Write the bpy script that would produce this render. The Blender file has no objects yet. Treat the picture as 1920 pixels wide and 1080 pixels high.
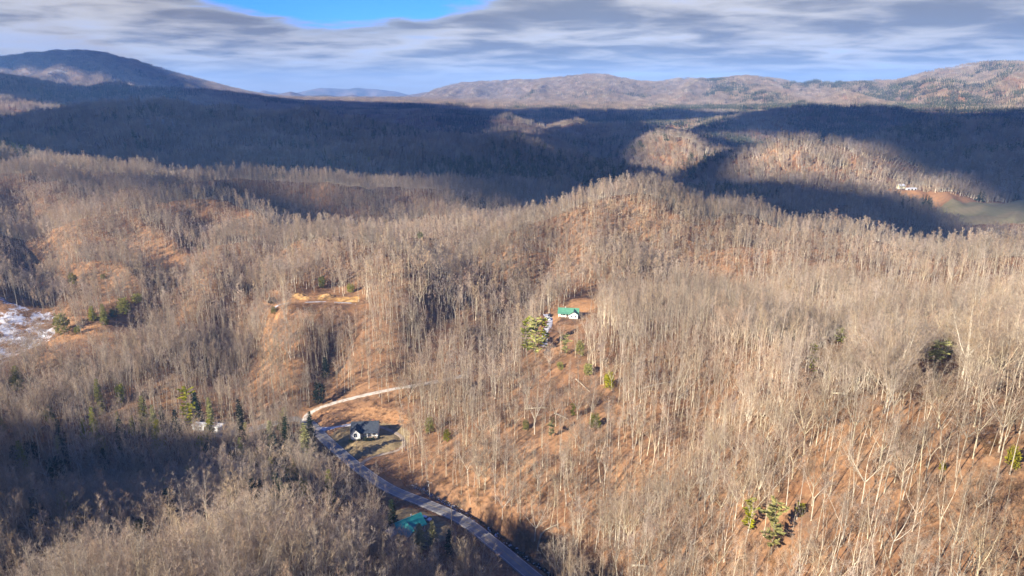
import bpy, bmesh, math, random
import numpy as np
from mathutils import Vector, Matrix

S = bpy.context.scene
COL = S.collection
PI = math.pi
R = math.radians
random.seed(7)
RNG = np.random.default_rng(7)

# ------------------------------------------------------------------ camera
CAMZ = 170.0
PITCH = R(15.5)
CP, SP = math.cos(PITCH), math.sin(PITCH)
cam_d = bpy.data.cameras.new('camera')
cam_d.sensor_width = 36.0
cam_d.lens = 24.0
cam_d.clip_start = 1.0
cam_d.clip_end = 90000.0
cam = bpy.data.objects.new('camera', cam_d)
COL.objects.link(cam)
cam.location = (0, 0, CAMZ)
cam.rotation_euler = (PI/2 - PITCH, 0, 0)
S.camera = cam

# ------------------------------------------------------------------ light
SUN_TO = Vector((-0.83, -0.56, 0.0)).normalized()
SUN_EL = R(25)
SUN_VEC = Vector((SUN_TO.x*math.cos(SUN_EL), SUN_TO.y*math.cos(SUN_EL), math.sin(SUN_EL)))
sd = bpy.data.lights.new('sun', 'SUN')
sd.energy = 5.0
sd.angle = R(0.53)
sd.color = (1.0, 0.905, 0.75)
sun = bpy.data.objects.new('sun', sd)
COL.objects.link(sun)
sun.rotation_euler = SUN_VEC.to_track_quat('Z', 'Y').to_euler()
sun.location = (-300, -200, 600)

W = bpy.data.worlds.new('World')
S.world = W
W.use_nodes = True


class NT:
    """small helper to write node trees"""
    def __init__(self, tree):
        self.t = tree
        self.n = tree.nodes
        self.l = tree.links

    def new(self, kind, **kw):
        n = self.n.new(kind)
        for k, v in kw.items():
            setattr(n, k, v)
        return n

    def put(self, sock, v):
        if hasattr(v, 'bl_idname') and hasattr(v, 'is_output'):
            self.l.new(v, sock)
        elif v is not None:
            if isinstance(v, tuple) and len(v) == 3 and sock.type == 'RGBA':
                v = (*v, 1.0)
            sock.default_value = v

    def math(self, op, a, b=None, c=None, clamp=False):
        n = self.new('ShaderNodeMath', operation=op)
        n.use_clamp = clamp
        self.put(n.inputs[0], a)
        if b is not None:
            self.put(n.inputs[1], b)
        if c is not None:
            self.put(n.inputs[2], c)
        return n.outputs[0]

    def mix(self, f, a, b, mode='MIX'):
        n = self.new('ShaderNodeMix', data_type='RGBA', blend_type=mode)
        self.put(n.inputs[0], f)
        self.put(n.inputs[6], a)
        self.put(n.inputs[7], b)
        return n.outputs[2]

    def noise(self, vec, scale, detail=4.0, rough=0.55, dist=0.0):
        n = self.new('ShaderNodeTexNoise')
        if vec is not None:
            self.l.new(vec, n.inputs['Vector'])
        n.inputs['Scale'].default_value = scale
        n.inputs['Detail'].default_value = detail
        n.inputs['Roughness'].default_value = rough
        n.inputs['Distortion'].default_value = dist
        return n.outputs[0]

    def ramp(self, v, lo, hi, a=0.0, b=1.0, smooth=True):
        n = self.new('ShaderNodeMapRange', interpolation_type='SMOOTHSTEP' if smooth else 'LINEAR')
        self.put(n.inputs['Value'], v)
        n.inputs['From Min'].default_value = lo
        n.inputs['From Max'].default_value = hi
        n.inputs['To Min'].default_value = a
        n.inputs['To Max'].default_value = b
        return n.outputs[0]

    def comb(self, x, y, z):
        n = self.new('ShaderNodeCombineXYZ')
        for i, v in enumerate((x, y, z)):
            self.put(n.inputs[i], v)
        return n.outputs[0]

    def sep(self, v):
        n = self.new('ShaderNodeSeparateXYZ')
        self.l.new(v, n.inputs[0])
        return n.outputs


def build_world():
    k = NT(W.node_tree)
    W.node_tree.nodes.clear()
    out = k.new('ShaderNodeOutputWorld')
    sky = k.new('ShaderNodeTexSky', sky_type='NISHITA')
    sky.sun_disc = False
    sky.sun_elevation = SUN_EL
    sky.sun_rotation = math.atan2(SUN_TO.x, SUN_TO.y)
    sky.altitude = 700
    sky.air_density = 0.8
    sky.dust_density = 0.0
    sky.ozone_density = 6.0
    bg = k.new('ShaderNodeBackground')
    k.l.new(k.mix(1.0, sky.outputs[0], (0.19, 0.41, 0.82, 1.0), 'MULTIPLY'), bg.inputs[0])
    bg.inputs[1].default_value = 0.11
    # cloud deck: a noise laid on a plane high above, seen in perspective
    tc = k.new('ShaderNodeTexCoord')
    x, y, z = k.sep(tc.outputs['Generated'])
    zz = k.math('MAXIMUM', z, 0.0)
    den = k.math('ADD', zz, 0.075)
    px = k.math('DIVIDE', x, den)
    py = k.math('DIVIDE', y, den)
    p = k.comb(px, py, 0.0)
    pst = k.comb(k.math('MULTIPLY', px, 0.9), py, 3.0)
    big = k.noise(pst, 0.60, 4.0, 0.5, 0.4)
    fine = k.noise(pst, 1.9, 6.0, 0.52, 0.3)
    az = k.math('ARCTAN2', x, y)
    da = k.math('ADD', az, 0.2356)
    edge = k.math('ADD', 0.0945, k.math('MULTIPLY', k.math('MULTIPLY', da, da), 0.80))
    edge = k.math('MINIMUM', edge, 0.45)
    wob = k.math('ADD', k.math('MULTIPLY', k.math('SUBTRACT', fine, 0.5), 0.05), k.math('MULTIPLY', k.math('SUBTRACT', big, 0.5), 0.04))
    over = k.math('SUBTRACT', k.math('ADD', edge, wob), z)
    deck = k.ramp(over, -0.006, 0.010)
    # thin places in the deck and broken cloud above its edge
    thin = k.ramp(k.math('ADD', k.math('MULTIPLY', big, 0.6), k.math('MULTIPLY', fine, 0.4)), 0.32, 0.46)
    broken = k.ramp(k.math('ADD', k.math('MULTIPLY', big, 0.6), k.math('MULTIPLY', fine, 0.4)), 0.56, 0.72)
    cover = k.math('MAXIMUM', k.math('MULTIPLY', deck, k.math('ADD', 0.84, k.math('MULTIPLY', thin, 0.15))),
                   k.math('MULTIPLY', broken, 0.9))
    lum = k.ramp(k.math('ADD', k.math('MULTIPLY', big, 0.5), k.math('MULTIPLY', fine, 0.5)), 0.40, 0.60)
    c1 = k.mix(lum, (0.960, 0.940, 0.920), (0.335, 0.350, 0.395))
    low = k.ramp(z, 0.0, 0.06)
    c2 = k.mix(low, (0.78, 0.75, 0.74), c1)
    rim = k.ramp(over, 0.0, 0.02)
    c3 = k.mix(rim, (0.66, 0.72, 0.80), c2)
    bgc = k.new('ShaderNodeBackground')
    k.l.new(c3, bgc.inputs[0])
    bgc.inputs[1].default_value = 0.205
    ms = k.new('ShaderNodeMixShader')
    k.l.new(cover, ms.inputs[0])
    k.l.new(bg.outputs[0], ms.inputs[1])
    k.l.new(bgc.outputs[0], ms.inputs[2])
    k.l.new(ms.outputs[0], out.inputs[0])


build_world()

vs = S.view_settings
vs.view_transform = 'Standard'
vs.look = 'None'
vs.exposure = 2.0
vs.gamma = 1.0
vs.use_curve_mapping = False
cy = S.cycles
cy.max_bounces = 5
cy.diffuse_bounces = 2
cy.glossy_bounces = 1
cy.transmission_bounces = 3
cy.transparent_max_bounces = 6
cy.volume_bounces = 0
cy.use_denoising = True
cy.denoiser = 'OPENIMAGEDENOISE'
cy.denoising_input_passes = 'RGB_ALBEDO_NORMAL'
cy.use_adaptive_sampling = False

# ------------------------------------------------------------------ picture geometry
def ray(px, py):
    """direction per unit of depth along the optical axis"""
    u = (px - 960.0)/1280.0
    v = (540.0 - py)/1280.0
    return np.array([u, CP + v*SP, -SP + v*CP])


def proj(x, y, zrel):
    s = y*CP - zrel*SP
    v = (y*SP + zrel*CP)/np.maximum(s, 1e-3)
    return 960 + 1280*x/np.maximum(s, 1e-3), 540 - 1280*v, s


# ------------------------------------------------------------------ noise
def perlin(x, y, seed):
    xi = np.floor(x).astype(np.int64)
    yi = np.floor(y).astype(np.int64)
    xf = x - xi
    yf = y - yi

    def g(ix, iy, fx, fy):
        h = (ix*374761393 + iy*668265263 + seed*982451653) & 0xFFFFFFFF
        h = ((h ^ (h >> 13))*1274126177) & 0xFFFFFFFF
        h = h ^ (h >> 16)
        a = (h & 0xFFFF)/65536.0*2*PI
        return np.cos(a)*fx + np.sin(a)*fy
    u = xf*xf*xf*(xf*(xf*6 - 15) + 10)
    v = yf*yf*yf*(yf*(yf*6 - 15) + 10)
    a = g(xi, yi, xf, yf)
    b = g(xi + 1, yi, xf - 1, yf)
    c = g(xi, yi + 1, xf, yf - 1)
    d = g(xi + 1, yi + 1, xf - 1, yf - 1)
    return (a + (b - a)*u + ((c + (d - c)*u) - (a + (b - a)*u))*v)*1.5


def fbm(x, y, seed, octaves=4, gain=0.5):
    s = 0.0
    a = 1.0
    for i in range(octaves):
        s = s + a*perlin(x*2**i + 17.3*i, y*2**i - 9.1*i, seed + i)
        a *= gain
    return s


def sstep(a, b, x):
    t = np.clip((x - a)/(b - a), 0, 1)
    return t*t*(3 - 2*t)


# ------------------------------------------------------------------ terrain
# surveyed ground points: (picture x, picture y, depth in metres)
GP = [
 # road and valley floor
 (1000, 1080, 252), (930, 1022, 270), (870, 980, 283), (800, 945, 294), (720, 913, 307), (640, 850, 335), (590, 803, 360),
 (685, 815, 348), (740, 850, 332), (770, 990, 264), (820, 1030, 252), (900, 1080, 246),
 (640, 768, 372), (700, 745, 380), (760, 740, 384),
 # near spur, lower left
 (480, 1020, 212), (330, 1112, 187), (130, 1150, 178), (0, 1180, 182), (600, 1024, 218), (720, 1040, 238), (720, 980, 275), (850, 1090, 226),
 (480, 1200, 150), (800, 1220, 178), (100, 1260, 150), (560, 960, 246), (640, 950, 281), (690, 1000, 262),
 # valley behind the spur
 (300, 950, 292), (100, 930, 298), (450, 850, 332), (250, 850, 332), (50, 850, 325), (393, 803, 360), (200, 780, 372),
 (50, 760, 380), (300, 720, 396), (520, 800, 356), (520, 870, 320),
 # nose of the right hill
 (1000, 1010, 262), (960, 960, 275), (1050, 1060, 236), (1200, 1075, 210), (1500, 1075, 170), (1900, 1075, 135), (1810, 905, 156),
 (1000, 900, 280), (800, 860, 328), (900, 800, 335), (1000, 700, 372), (1040, 640, 402), (1065, 592, 458),
 (1300, 900, 235), (1300, 750, 285), (1500, 800, 218), (1625, 760, 200), (1850, 800, 170), (1500, 650, 300), (1700, 700, 240),
 (1880, 700, 208), (1750, 640, 300), (1900, 600, 300), (1750, 590, 362), (1750, 545, 430), (1750, 510, 500), (1600, 520, 480),
 (1500, 560, 390), (1300, 600, 380), (1150, 650, 372), (1150, 760, 318), (1150, 870, 275), (1300, 1180, 185), (1700, 1200, 130),
 # main central hill
 (1150, 388, 620), (1050, 402, 620), (960, 432, 620), (880, 455, 630), (830, 462, 650), (1250, 390, 630), (1340, 402, 640),
 (1480, 432, 630), (1560, 446, 610), (1680, 478, 560), (1800, 490, 525), (1920, 490, 490),
 (1150, 450, 580), (1050, 500, 530), (1000, 560, 492), (1350, 480, 545), (1400, 540, 440),
 # sunny slope left of the centre
 (800, 640, 430), (850, 560, 490), (850, 490, 560), (700, 480, 545), (700, 560, 470), (600, 640, 428), (600, 560, 466),
 (520, 600, 450), (480, 700, 408), (600, 455, 605), (500, 450, 625), (400, 560, 505), (400, 650, 442), (400, 760, 382), (560, 720, 396),
 (615, 700, 404),
 # left hill
 (100, 640, 420), (0, 620, 440), (150, 625, 430), (220, 600, 446), (250, 560, 482), (150, 520, 512), (50, 470, 572), (250, 470, 592),
 (400, 480, 592), (100, 400, 690), (250, 400, 690), (590, 444, 655),
 (600, 350, 950), (450, 330, 1000), (700, 330, 1000), (300, 300, 1000), (100, 295, 1000), (0, 270, 1050), (820, 360, 900), (900, 400, 850),
 (760, 425, 770),
 # the country behind
 (1700, 405, 980), (1860, 420, 925), (1900, 362, 1080), (1700, 352, 1200), (1900, 310, 1300), (1900, 250, 1900), (1700, 250, 1900),
 (1240, 248, 1900), (1150, 272, 1800), (1340, 268, 1850), (1180, 305, 1600), (1420, 265, 2100), (1500, 274, 1450), (1600, 285, 1400),
 (1400, 302, 1400), (1560, 330, 1250), (1350, 350, 1150), (1450, 400, 950),
 (1000, 320, 1300), (900, 330, 1200), (1000, 264, 1700), (1130, 300, 1500), (700, 280, 1500), (500, 270, 1400), (300, 228, 1800),
 (550, 236, 1900), (100, 226, 1800), (700, 230, 2200), (900, 240, 2300), (900, 216, 3500), (1200, 218, 3300), (1500, 218, 3000),
 (1800, 214, 2800), (1500, 206, 3700), (600, 214, 3500), (300, 214, 3200), (150, 190, 3500), (0, 190, 3000), (1900, 215, 2400),
]
# hidden ground: (picture x, depth, height below the camera)
HP = [(1150, 800, -150), (1400, 850, -172), (1700, 800, -178), (1000, 850, -152),
      (1900, 720, -172), (1300, 2400, -118), (1700, 2400, -108), (1000, 2800, -105), (400, 2600, -92), (100, 2500, -78), (1050, 1100, -150),
      (300, 1250, -120), (700, 1200, -140), (100, 1300, -95)]
PTS = []
for a, b, s in GP:
    PTS.append(tuple(ray(a, b)*s))
for a, s, z in HP:
    u = (a - 960)/1280
    PTS.append((u*s, (s + z*SP)/CP, z))
# ground outside the frame
PTS += [(-200, 178, -112), (-255, 212, -104), (-320, 205, -106), (-390, 300, -154), (-240, 130, -112), (-300, 60, -95), (-420, 380, -120), (-700, 500, -85), (-200, 40, -142), (0, 60, -158), (120, 40, -98),
        (260, 180, -78), (420, 330, -95), (200, -100, -90), (-200, -200, -95), (0, -300, -100), (700, 500, -120), (1400, 900, -120),
        (-1500, 900, -70), (-3500, 2500, -20), (3600, 2400, -20), (-600, -600, -90), (700, -400, -90), (900, 100, -100), (-1000, 100, -80),
        (0, -3000, -60), (3000, -1000, -50), (-3000, -500, -50), (-5000, 4000, 0), (5000, 4000, 0), (0, 6000, -20), (-2500, 5500, 0), (2500, 5500, -10),
        (0, 12000, -30), (9000, 8000, -30), (-9000, 8000, -30), (0, 22000, -60), (-6000, 16000, -60), (6000, 16000, -60)]
# the narrow ravine behind the left ridge
for a, b, s in ((250, 352, 735), (330, 374, 720), (410, 402, 705), (480, 424, 690), (550, 440, 672)):
    c_ = ray(a, b)*s
    PTS += [tuple(c_), (c_[0] + 0.44*62, c_[1] + 0.9*62, c_[2] - 52), (c_[0] + 0.44*135, c_[1] + 0.9*135, c_[2] - 6)]
PTS = np.array(PTS)


def lp(x, y):
    r = np.sqrt(x*x + y*y) + 40.0
    return np.arctan2(x, y), np.log(r)


def tps_fit():
    a, l = lp(PTS[:, 0], PTS[:, 1])
    n = len(a)
    d2 = (a[:, None] - a)**2 + (l[:, None] - l)**2
    K = 0.5*d2*np.log(d2 + 1e-9)
    K += np.eye(n)*2e-3
    P = np.c_[np.ones(n), a, l]
    A = np.zeros((n + 3, n + 3))
    A[:n, :n] = K
    A[:n, n:] = P
    A[n:, :n] = P.T
    return a, l, np.linalg.solve(A, np.r_[PTS[:, 2], 0, 0, 0])


TA, TL, TW = tps_fit()


def tps(x, y):
    x = np.asarray(x, float).ravel()
    y = np.asarray(y, float).ravel()
    out = np.empty(len(x))
    for i in range(0, len(x), 20000):
        a, l = lp(x[i:i + 20000], y[i:i + 20000])
        d2 = (a[:, None] - TA)**2 + (l[:, None] - TL)**2
        out[i:i + 20000] = (0.5*d2*np.log(d2 + 1e-9)) @ TW[:-3] + TW[-3] + TW[-2]*a + TW[-1]*l
    return out


# distant ridges: skyline points in the picture, distance, width of the flank
def skyline(pts, trees=0.0):
    az, tn = [], []
    for a, b in pts:
        d = ray(a, b)
        az.append(math.atan2(d[0], d[1]))
        tn.append(d[2]/math.hypot(d[0], d[1]) - trees)
    return np.array(az), np.array(tn)


RIDGES = [
 (([(700, 200), (760, 183), (800, 170), (830, 161), (870, 154), (900, 151), (950, 149), (1000, 148), (1030, 145), (1060, 143), (1100, 139), (1140, 139),
   (1170, 146), (1200, 152), (1230, 153), (1260, 147), (1290, 145), (1330, 148), (1370, 144), (1400, 141), (1440, 145), (1480, 151), (1510, 154), (1530, 149),
   (1560, 153), (1600, 154), (1630, 151), (1680, 150), (1720, 140), (1760, 129), (1800, 122), (1850, 116), (1920, 115), (2100, 108), (2400, 112), (2700, 125)]),
  [(700, 8200), (1000, 6600), (1300, 5900), (1920, 5400), (2700, 5400)], 1500, 5, 1.15),
 (([(-900, 130), (-300, 132), (-100, 122), (0, 111), (40, 104), (80, 99), (120, 97), (160, 97), (200, 102), (250, 115), (300, 130), (330, 139), (370, 150), (400, 158),
   (430, 166), (460, 173), (520, 184), (600, 194), (700, 205)]), [(-900, 6700), (700, 7000)], 2300, 3, 0.75),
 (([(-900, 120), (-200, 126), (0, 134), (40, 140), (80, 147), (120, 155), (150, 160), (170, 158), (200, 151), (225, 151), (245, 157), (270, 161), (310, 161),
   (350, 163), (430, 168), (500, 178), (560, 187), (650, 198), (800, 212)]), [(-900, 4000), (0, 4000), (800, 4600)], 1000, 7, 0.5),
 (([(300, 195), (400, 180), (440, 170), (465, 173), (490, 178), (520, 177), (545, 171), (575, 179), (610, 177), (640, 181), (660, 177), (690, 183), (730, 184), (760, 179),
   (800, 172), (850, 170), (950, 180), (1100, 190)]), [(300, 9500), (1100, 9500)], 1800, 9, 0.5),
 (([(300, 190), (470, 176), (495, 169), (520, 174), (550, 175), (575, 169), (600, 164), (625, 165), (650, 166), (670, 164), (700, 166), (740, 171), (780, 180), (900, 188),
   (1300, 190)]), [(300, 13500), (1300, 13500)], 1500, 11, 0.4),
]
RD = []
for pts, dist, wid, seed, spur in RIDGES:
    az, tn = skyline(pts, 21.0/dist[0][1] if dist[0][1] < 8300 and wid < 1600 else 0.0)
    da, _ = skyline([(p, 180) for p, _ in dist])
    RD.append((az, tn, da, np.array([q for _, q in dist], float), wid, seed, spur))


def far_ridges(x, y, h):
    r = np.sqrt(x*x + y*y) + 1e-6
    a = np.arctan2(x, y)
    for az, tn, da, dd, wid, seed, spur in RD:
        Rr = np.interp(a, da, dd)
        top = np.interp(a, az, tn)*Rr
        # fade the ridge away outside of its surveyed arc
        arc = sstep(az[0] - 0.25, az[0], a)*(1 - sstep(az[-1], az[-1] + 0.25, a))
        t = 1 - np.abs(r - Rr)/np.where(r < Rr, wid, wid*1.3)
        near = t > -0.2
        if not near.any():
            continue
        tt = np.clip(t, 0, 1)
        sp = 1 - np.abs(perlin(a*Rr/420.0 + 0.35*perlin(x/600, y/600, seed + 40), r/2300.0, seed))*1.7
        sp2 = 1 - np.abs(perlin(a*Rr/170.0 + r/900.0, r/900.0, seed + 21))*1.7
        shape = tt**1.15
        rough = (sp - 0.45)*spur*tt*(1 - tt)*1.5 + (sp2 - 0.45)*0.30*tt*(1.02 - tt)
        low = -60.0 if wid > 1200 else -70.0
        hr = low + (top - low)*(shape + rough) + perlin(x/90, y/90, seed + 3)*5*tt
        hr = low + (hr - low)*arc - (1 - arc)*60
        hr = np.where(near, hr, -1e4)
        # smooth maximum
        kk = 12.0
        m = np.maximum(h, hr)
        h = m + np.log(np.exp(np.clip((h - m)/kk, -50, 0)) + np.exp(np.clip((hr - m)/kk, -50, 0)))*kk - kk*0.0
    return h


def dist_line(x, y, P):
    """distance to a polyline, and its third coordinate there"""
    best = np.full(x.shape, 1e9)
    hz = np.zeros(x.shape)
    for i in range(len(P) - 1):
        ax, ay, az = P[i]
        bx, by, bz = P[i + 1]
        L2 = (bx - ax)**2 + (by - ay)**2 + 1e-9
        t = np.clip(((x - ax)*(bx - ax) + (y - ay)*(by - ay))/L2, 0, 1)
        d = np.hypot(x - (ax + t*(bx - ax)), y - (ay + t*(by - ay)))
        m = d < best
        best = np.where(m, d, best)
        hz = np.where(m, az + t*(bz - az), hz)
    return best, hz


# gullies and (negative depth) noses of the slopes: picture points with depth, how deep, how wide
def gully(pts, dep, wd):
    P = np.array([ray(a, b)*s for a, b, s in pts])
    n_ = len(P)
    P[:, 2] = [dep*(0.35 if i in (0, n_ - 1) else 1.0) for i in range(n_)]
    return P, dep, wd


GULLIES = [
 gully([(604, 745, 388), (618, 690, 410), (628, 640, 430), (645, 590, 452)], 8, 11),
 gully([(930, 640, 400), (960, 590, 455), (985, 555, 492), (1010, 520, 520), (1050, 470, 560)], 13, 20),
 gully([(1060, 1040, 245), (1180, 930, 255), (1260, 880, 255), (1310, 820, 265), (1330, 760, 285), (1290, 690, 320)], 9, 15),
 gully([(450, 730, 396), (430, 650, 440), (440, 580, 485), (470, 520, 540)], 10, 18),
 gully([(780, 690, 405), (820, 600, 462), (880, 540, 505), (930, 490, 545)], 7, 16),
 gully([(120, 580, 455), (60, 510, 520), (40, 440, 600), (60, 390, 690)], 14, 26),
 gully([(300, 610, 448), (320, 540, 505), (350, 480, 575), (370, 430, 650)], 9, 20),
 gully([(1560, 640, 300), (1480, 570, 380), (1400, 530, 450), (1300, 490, 520), (1230, 450, 560)], 11, 26),
 gully([(1900, 560, 400), (1720, 560, 400), (1640, 545, 425), (1560, 528, 470)], 7, 22),
 gully([(560, 720, 396), (560, 650, 430), (565, 600, 452)], -5, 16),
 gully([(720, 720, 392), (740, 640, 432), (760, 570, 480), (780, 500, 540)], -6, 22),
 gully([(340, 700, 405), (370, 620, 455), (400, 540, 520), (420, 480, 590)], -7, 22),
 gully([(1100, 760, 320), (1080, 700, 362), (1060, 640, 402)], -4, 20),
 gully([(1150, 480, 560), (1150, 400, 618)], -17, 60),
 gully([(860, 480, 590), (880, 455, 640), (900, 430, 720)], 14, 40),
 gully([(250, 352, 735), (330, 374, 720), (480, 424, 690), (550, 440, 672)], -10, 24),
 gully([(640, 350, 930), (740, 385, 860), (830, 420, 790)], 16, 24),
 gully([(560, 330, 960), (680, 352, 900), (780, 385, 830)], -9, 24),
]


# the wooded hills of the middle distance: crest points with depth, rise, half width
def hill(pts, up_, wd):
    return np.array([ray(a, b)*s for a, b, s in pts]), up_, wd


HILLS = [
 hill([(200, 222, 1900), (350, 212, 1850), (520, 225, 1900), (640, 240, 1950)], 70, 190),
 hill([(620, 275, 1350), (760, 262, 1500), (880, 250, 1700), (960, 245, 1800)], 62, 150),
 hill([(960, 262, 1650), (1050, 275, 1520), (1150, 300, 1400)], 55, 95),
 hill([(1225, 247, 1920), (1320, 268, 1800)], 75, 130),
 hill([(1400, 285, 1550), (1510, 268, 1450), (1620, 290, 1380)], 66, 120),
 hill([(1000, 215, 2700), (1120, 205, 2800), (1230, 225, 2600)], 95, 220),
 hill([(1380, 215, 2900), (1500, 203, 3000), (1650, 210, 2900)], 90, 230),
 hill([(700, 215, 3000), (850, 208, 3100), (950, 212, 3000)], 90, 230),
 hill([(1650, 255, 1900), (1780, 245, 1950), (1920, 255, 1900)], 70, 150),
 hill([(0, 235, 1400), (120, 245, 1350), (230, 262, 1300)], 45, 110),
 hill([(1600, 228, 2400), (1750, 224, 2400)], 60, 160),
 hill([(420, 262, 1350), (520, 285, 1200)], 40, 90),
 hill([(100, 212, 2600), (300, 205, 2700), (450, 210, 2700)], 70, 200),
]


def base_height(x, y):
    """ground height, relative to the camera"""
    x = np.asarray(x, float)
    y = np.asarray(y, float)
    sh = x.shape
    x = x.ravel()
    y = y.ravel()
    r = np.sqrt(x*x + y*y)
    h = tps(x, y)
    h = np.clip(h, -185, 120)
    amp = 1.6 + 3.0*sstep(350, 900, r) + 40.0*sstep(1000, 2200, r)*(1 - 0.72*sstep(2300, 3900, r))
    n1 = fbm(x/75.0, y/75.0, 3, 3)
    n2 = 1 - np.abs(fbm(x/640.0, y/640.0, 13, 4, 0.45))*1.9
    h = h + n1*np.minimum(amp, 5.0) + (n2 - 0.52)*np.maximum(amp - 4.6, 0)*1.25
    n3 = 1 - np.abs(fbm(x/150.0, y/150.0, 23, 3, 0.5))*1.9
    h = h + (n3 - 0.45)*(2.0 + 11.0*sstep(330, 640, r))*(1 - sstep(1500, 2500, r))
    nr = (r < 1100) & (y > 60)
    if nr.any():
        xs, ys, hs = x[nr], y[nr], h[nr]
        for P, dep, wd in GULLIES:
            d, t = dist_line(xs, ys, P)
            hs = hs - 1.35*t*np.exp(-(d/wd)**2)
        h[nr] = hs
    fr = (r > 800) & (r < 5200) & (y > 200)
    if fr.any():
        xs, ys, hs = x[fr], y[fr], h[fr]
        wx = 70*fbm(xs/500, ys/500, 81, 2)
        wy = 70*fbm(xs/500, ys/500, 86, 2)
        for P, up_, wd in HILLS:
            d, t = dist_line(xs + wx, ys + wy, P)
            hs = hs + up_*(np.exp(-(d/wd)**1.6) - 0.62*np.exp(-(d/(2.5*wd))**2))
        h[fr] = hs
    h = far_ridges(x, y, h)
    return h.reshape(sh)


# ------------------------------------------------------------------ roads, pads
def at_z(px, py, z):
    d = ray(px, py)
    return d*(z/d[2])


def line(pts):
    return np.array([at_z(*p) for p in pts])


def smooth(P, n=8):
    """Catmull-Rom through the points"""
    Q = np.vstack([2*P[0] - P[1], P, 2*P[-1] - P[-2]])
    out = []
    for i in range(1, len(Q) - 2):
        for k in range(n):
            t = k/n
            a, b, c, d = Q[i - 1], Q[i], Q[i + 1], Q[i + 2]
            out.append(0.5*((2*b) + (c - a)*t + (2*a - 5*b + 4*c - d)*t*t + (-a + 3*b - 3*c + d)*t**3))
    out.append(P[-1])
    return np.array(out)


ROAD = smooth(line([(1130, 1190, -172), (1060, 1125, -171.3), (1000, 1080, -170.6), (930, 1022, -170.1), (870, 976, -169.6), (800, 944, -169), (730, 915, -168.4),
                    (672, 876, -167.9), (635, 845, -167.4), (607, 820, -166.9), (588, 800, -166.6), (570, 787, -166.3), (545, 786, -166.2), (505, 796, -166.2),
                    (455, 808, -166.4), (400, 815, -166.6)]), 8)
TRACK = smooth(line([(573, 789, -166.2), (577, 778, -165.4), (590, 769, -164.2), (612, 760, -162.8), (645, 750, -161), (690, 739, -158.6), (745, 728, -156), (810, 716, -153),
                     (870, 704, -150)]), 8)
DRIVE = smooth(line([(590, 803, -166.7), (612, 803, -166.4), (632, 800, -166.1), (655, 796.5, -165.6), (676, 796, -165.3)]), 8)
LOOP = smooth(line([(672, 874, -167.9), (690, 860, -167.4), (715, 852, -167), (742, 845, -166.6), (757, 834, -166.2), (752, 818, -165.8), (730, 806, -165.4), (712, 800, -165.3)]), 8)
GDRIVE = smooth(np.array([ray(1022, 650)*412, ray(1021, 634)*424, ray(1024, 618)*436, ray(1031, 606)*446, ray(1030, 596)*455, ray(1022, 589)*461]), 8)
CLEARTRACK = smooth(np.array([ray(512, 578)*458, ray(527, 571)*461, ray(560, 567)*463, ray(600, 566)*463, ray(640, 567)*463, ray(668, 570)*461]), 8)
SKID = smooth(np.array([ray(470, 735)*396, ray(482, 690)*412, ray(497, 640)*434, ray(512, 596)*452, ray(520, 576)*460]), 8)
CREEK = smooth(line([(770, 908, -170.4), (792, 918, -170.8), (822, 936, -171.3), (848, 948, -171.6), (876, 966, -172), (901, 984, -172.3), (935, 1006, -172.8),
                     (985, 1044, -173.4), (1040, 1084, -174), (1110, 1150, -175)]), 8)


def gpt(px, py, s):
    return ray(px, py)*s


# place: name -> (x, y, z)
PLACE = {
    'white': at_z(686, 812, -165.2),
    'green': gpt(1066, 592, 458),
    'teal': at_z(766, 996, -166.5),
    'mobile': at_z(393, 806, -166.4),
    'farm': gpt(1688, 354, 1190),
    'farmshed': gpt(1708, 356, 1185),
    'clear': gpt(600, 562, 466),
    'gcar': gpt(1027, 595, 452),
    'tcar': at_z(799, 975, -167.6),
}
PADS = [('white', 13, 24), ('green', 12, 24), ('teal', 12, 26), ('mobile', 12, 22), ('farm', 14, 40), ('farmshed', 14, 40), ('clear', 20, 40), ('gcar', 6, 14), ('tcar', 6, 12)]
LINES = [(ROAD, 3.9, 9.0, 0.30), (TRACK, 1.9, 6.0, 0.25), (DRIVE, 1.9, 5.0, 0.22), (LOOP, 1.4, 5.0, 0.20), (GDRIVE, 1.9, 7.0, 0.22), (CLEARTRACK, 1.7, 6.0, 0.2)]


def height(x, y):
    """finished ground height (absolute)"""
    x = np.asarray(x, float)
    y = np.asarray(y, float)
    h = base_height(x, y)
    for nm, a, b in PADS:
        p = PLACE[nm]
        w = 1 - sstep(a, b, np.hypot(x - p[0], y - p[1]))
        h = h*(1 - w) + p[2]*w
    near = (x > -260) & (x < 160) & (y > 90) & (y < 560)
    if near.any():
        xs, ys, hs = x[near], y[near], h[near]
        for P, a, b, sink in LINES:
            d, z = dist_line(xs, ys, P)
            w = 1 - sstep(a, b, d)
            hs = hs*(1 - w) + (z - 0.0)*w
        for P, a, b, sink in LINES:
            d, z = dist_line(xs, ys, P)
            hs = hs - sink*(1 - sstep(a - 0.6, a + 0.6, d))
        d, z = dist_line(xs, ys, CREEK)
        w = 1 - sstep(1.6, 4.0, d)
        hs = hs*(1 - w) + (z - 0.35)*w
        h = h.copy()
        h[near] = hs
    return h + CAMZ


def h1(x, y):
    return float(height(np.array([x]), np.array([y]))[0])


# zones of the ground in which no trees grow: (centre, radius x, radius y, angle)
def zone(p, rx, ry, ang=0.0):
    return (p[0], p[1], rx, ry, ang)


def in_zone(x, y, zn, grow=0.0):
    cx, cy, rx, ry, a = zn
    dx, dy = x - cx, y - cy
    c, s = math.cos(a), math.sin(a)
    u = (dx*c + dy*s)/(rx + grow)
    v = (-dx*s + dy*c)/(ry + grow)
    return 1 - np.sqrt(u*u + v*v)      # positive inside


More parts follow.
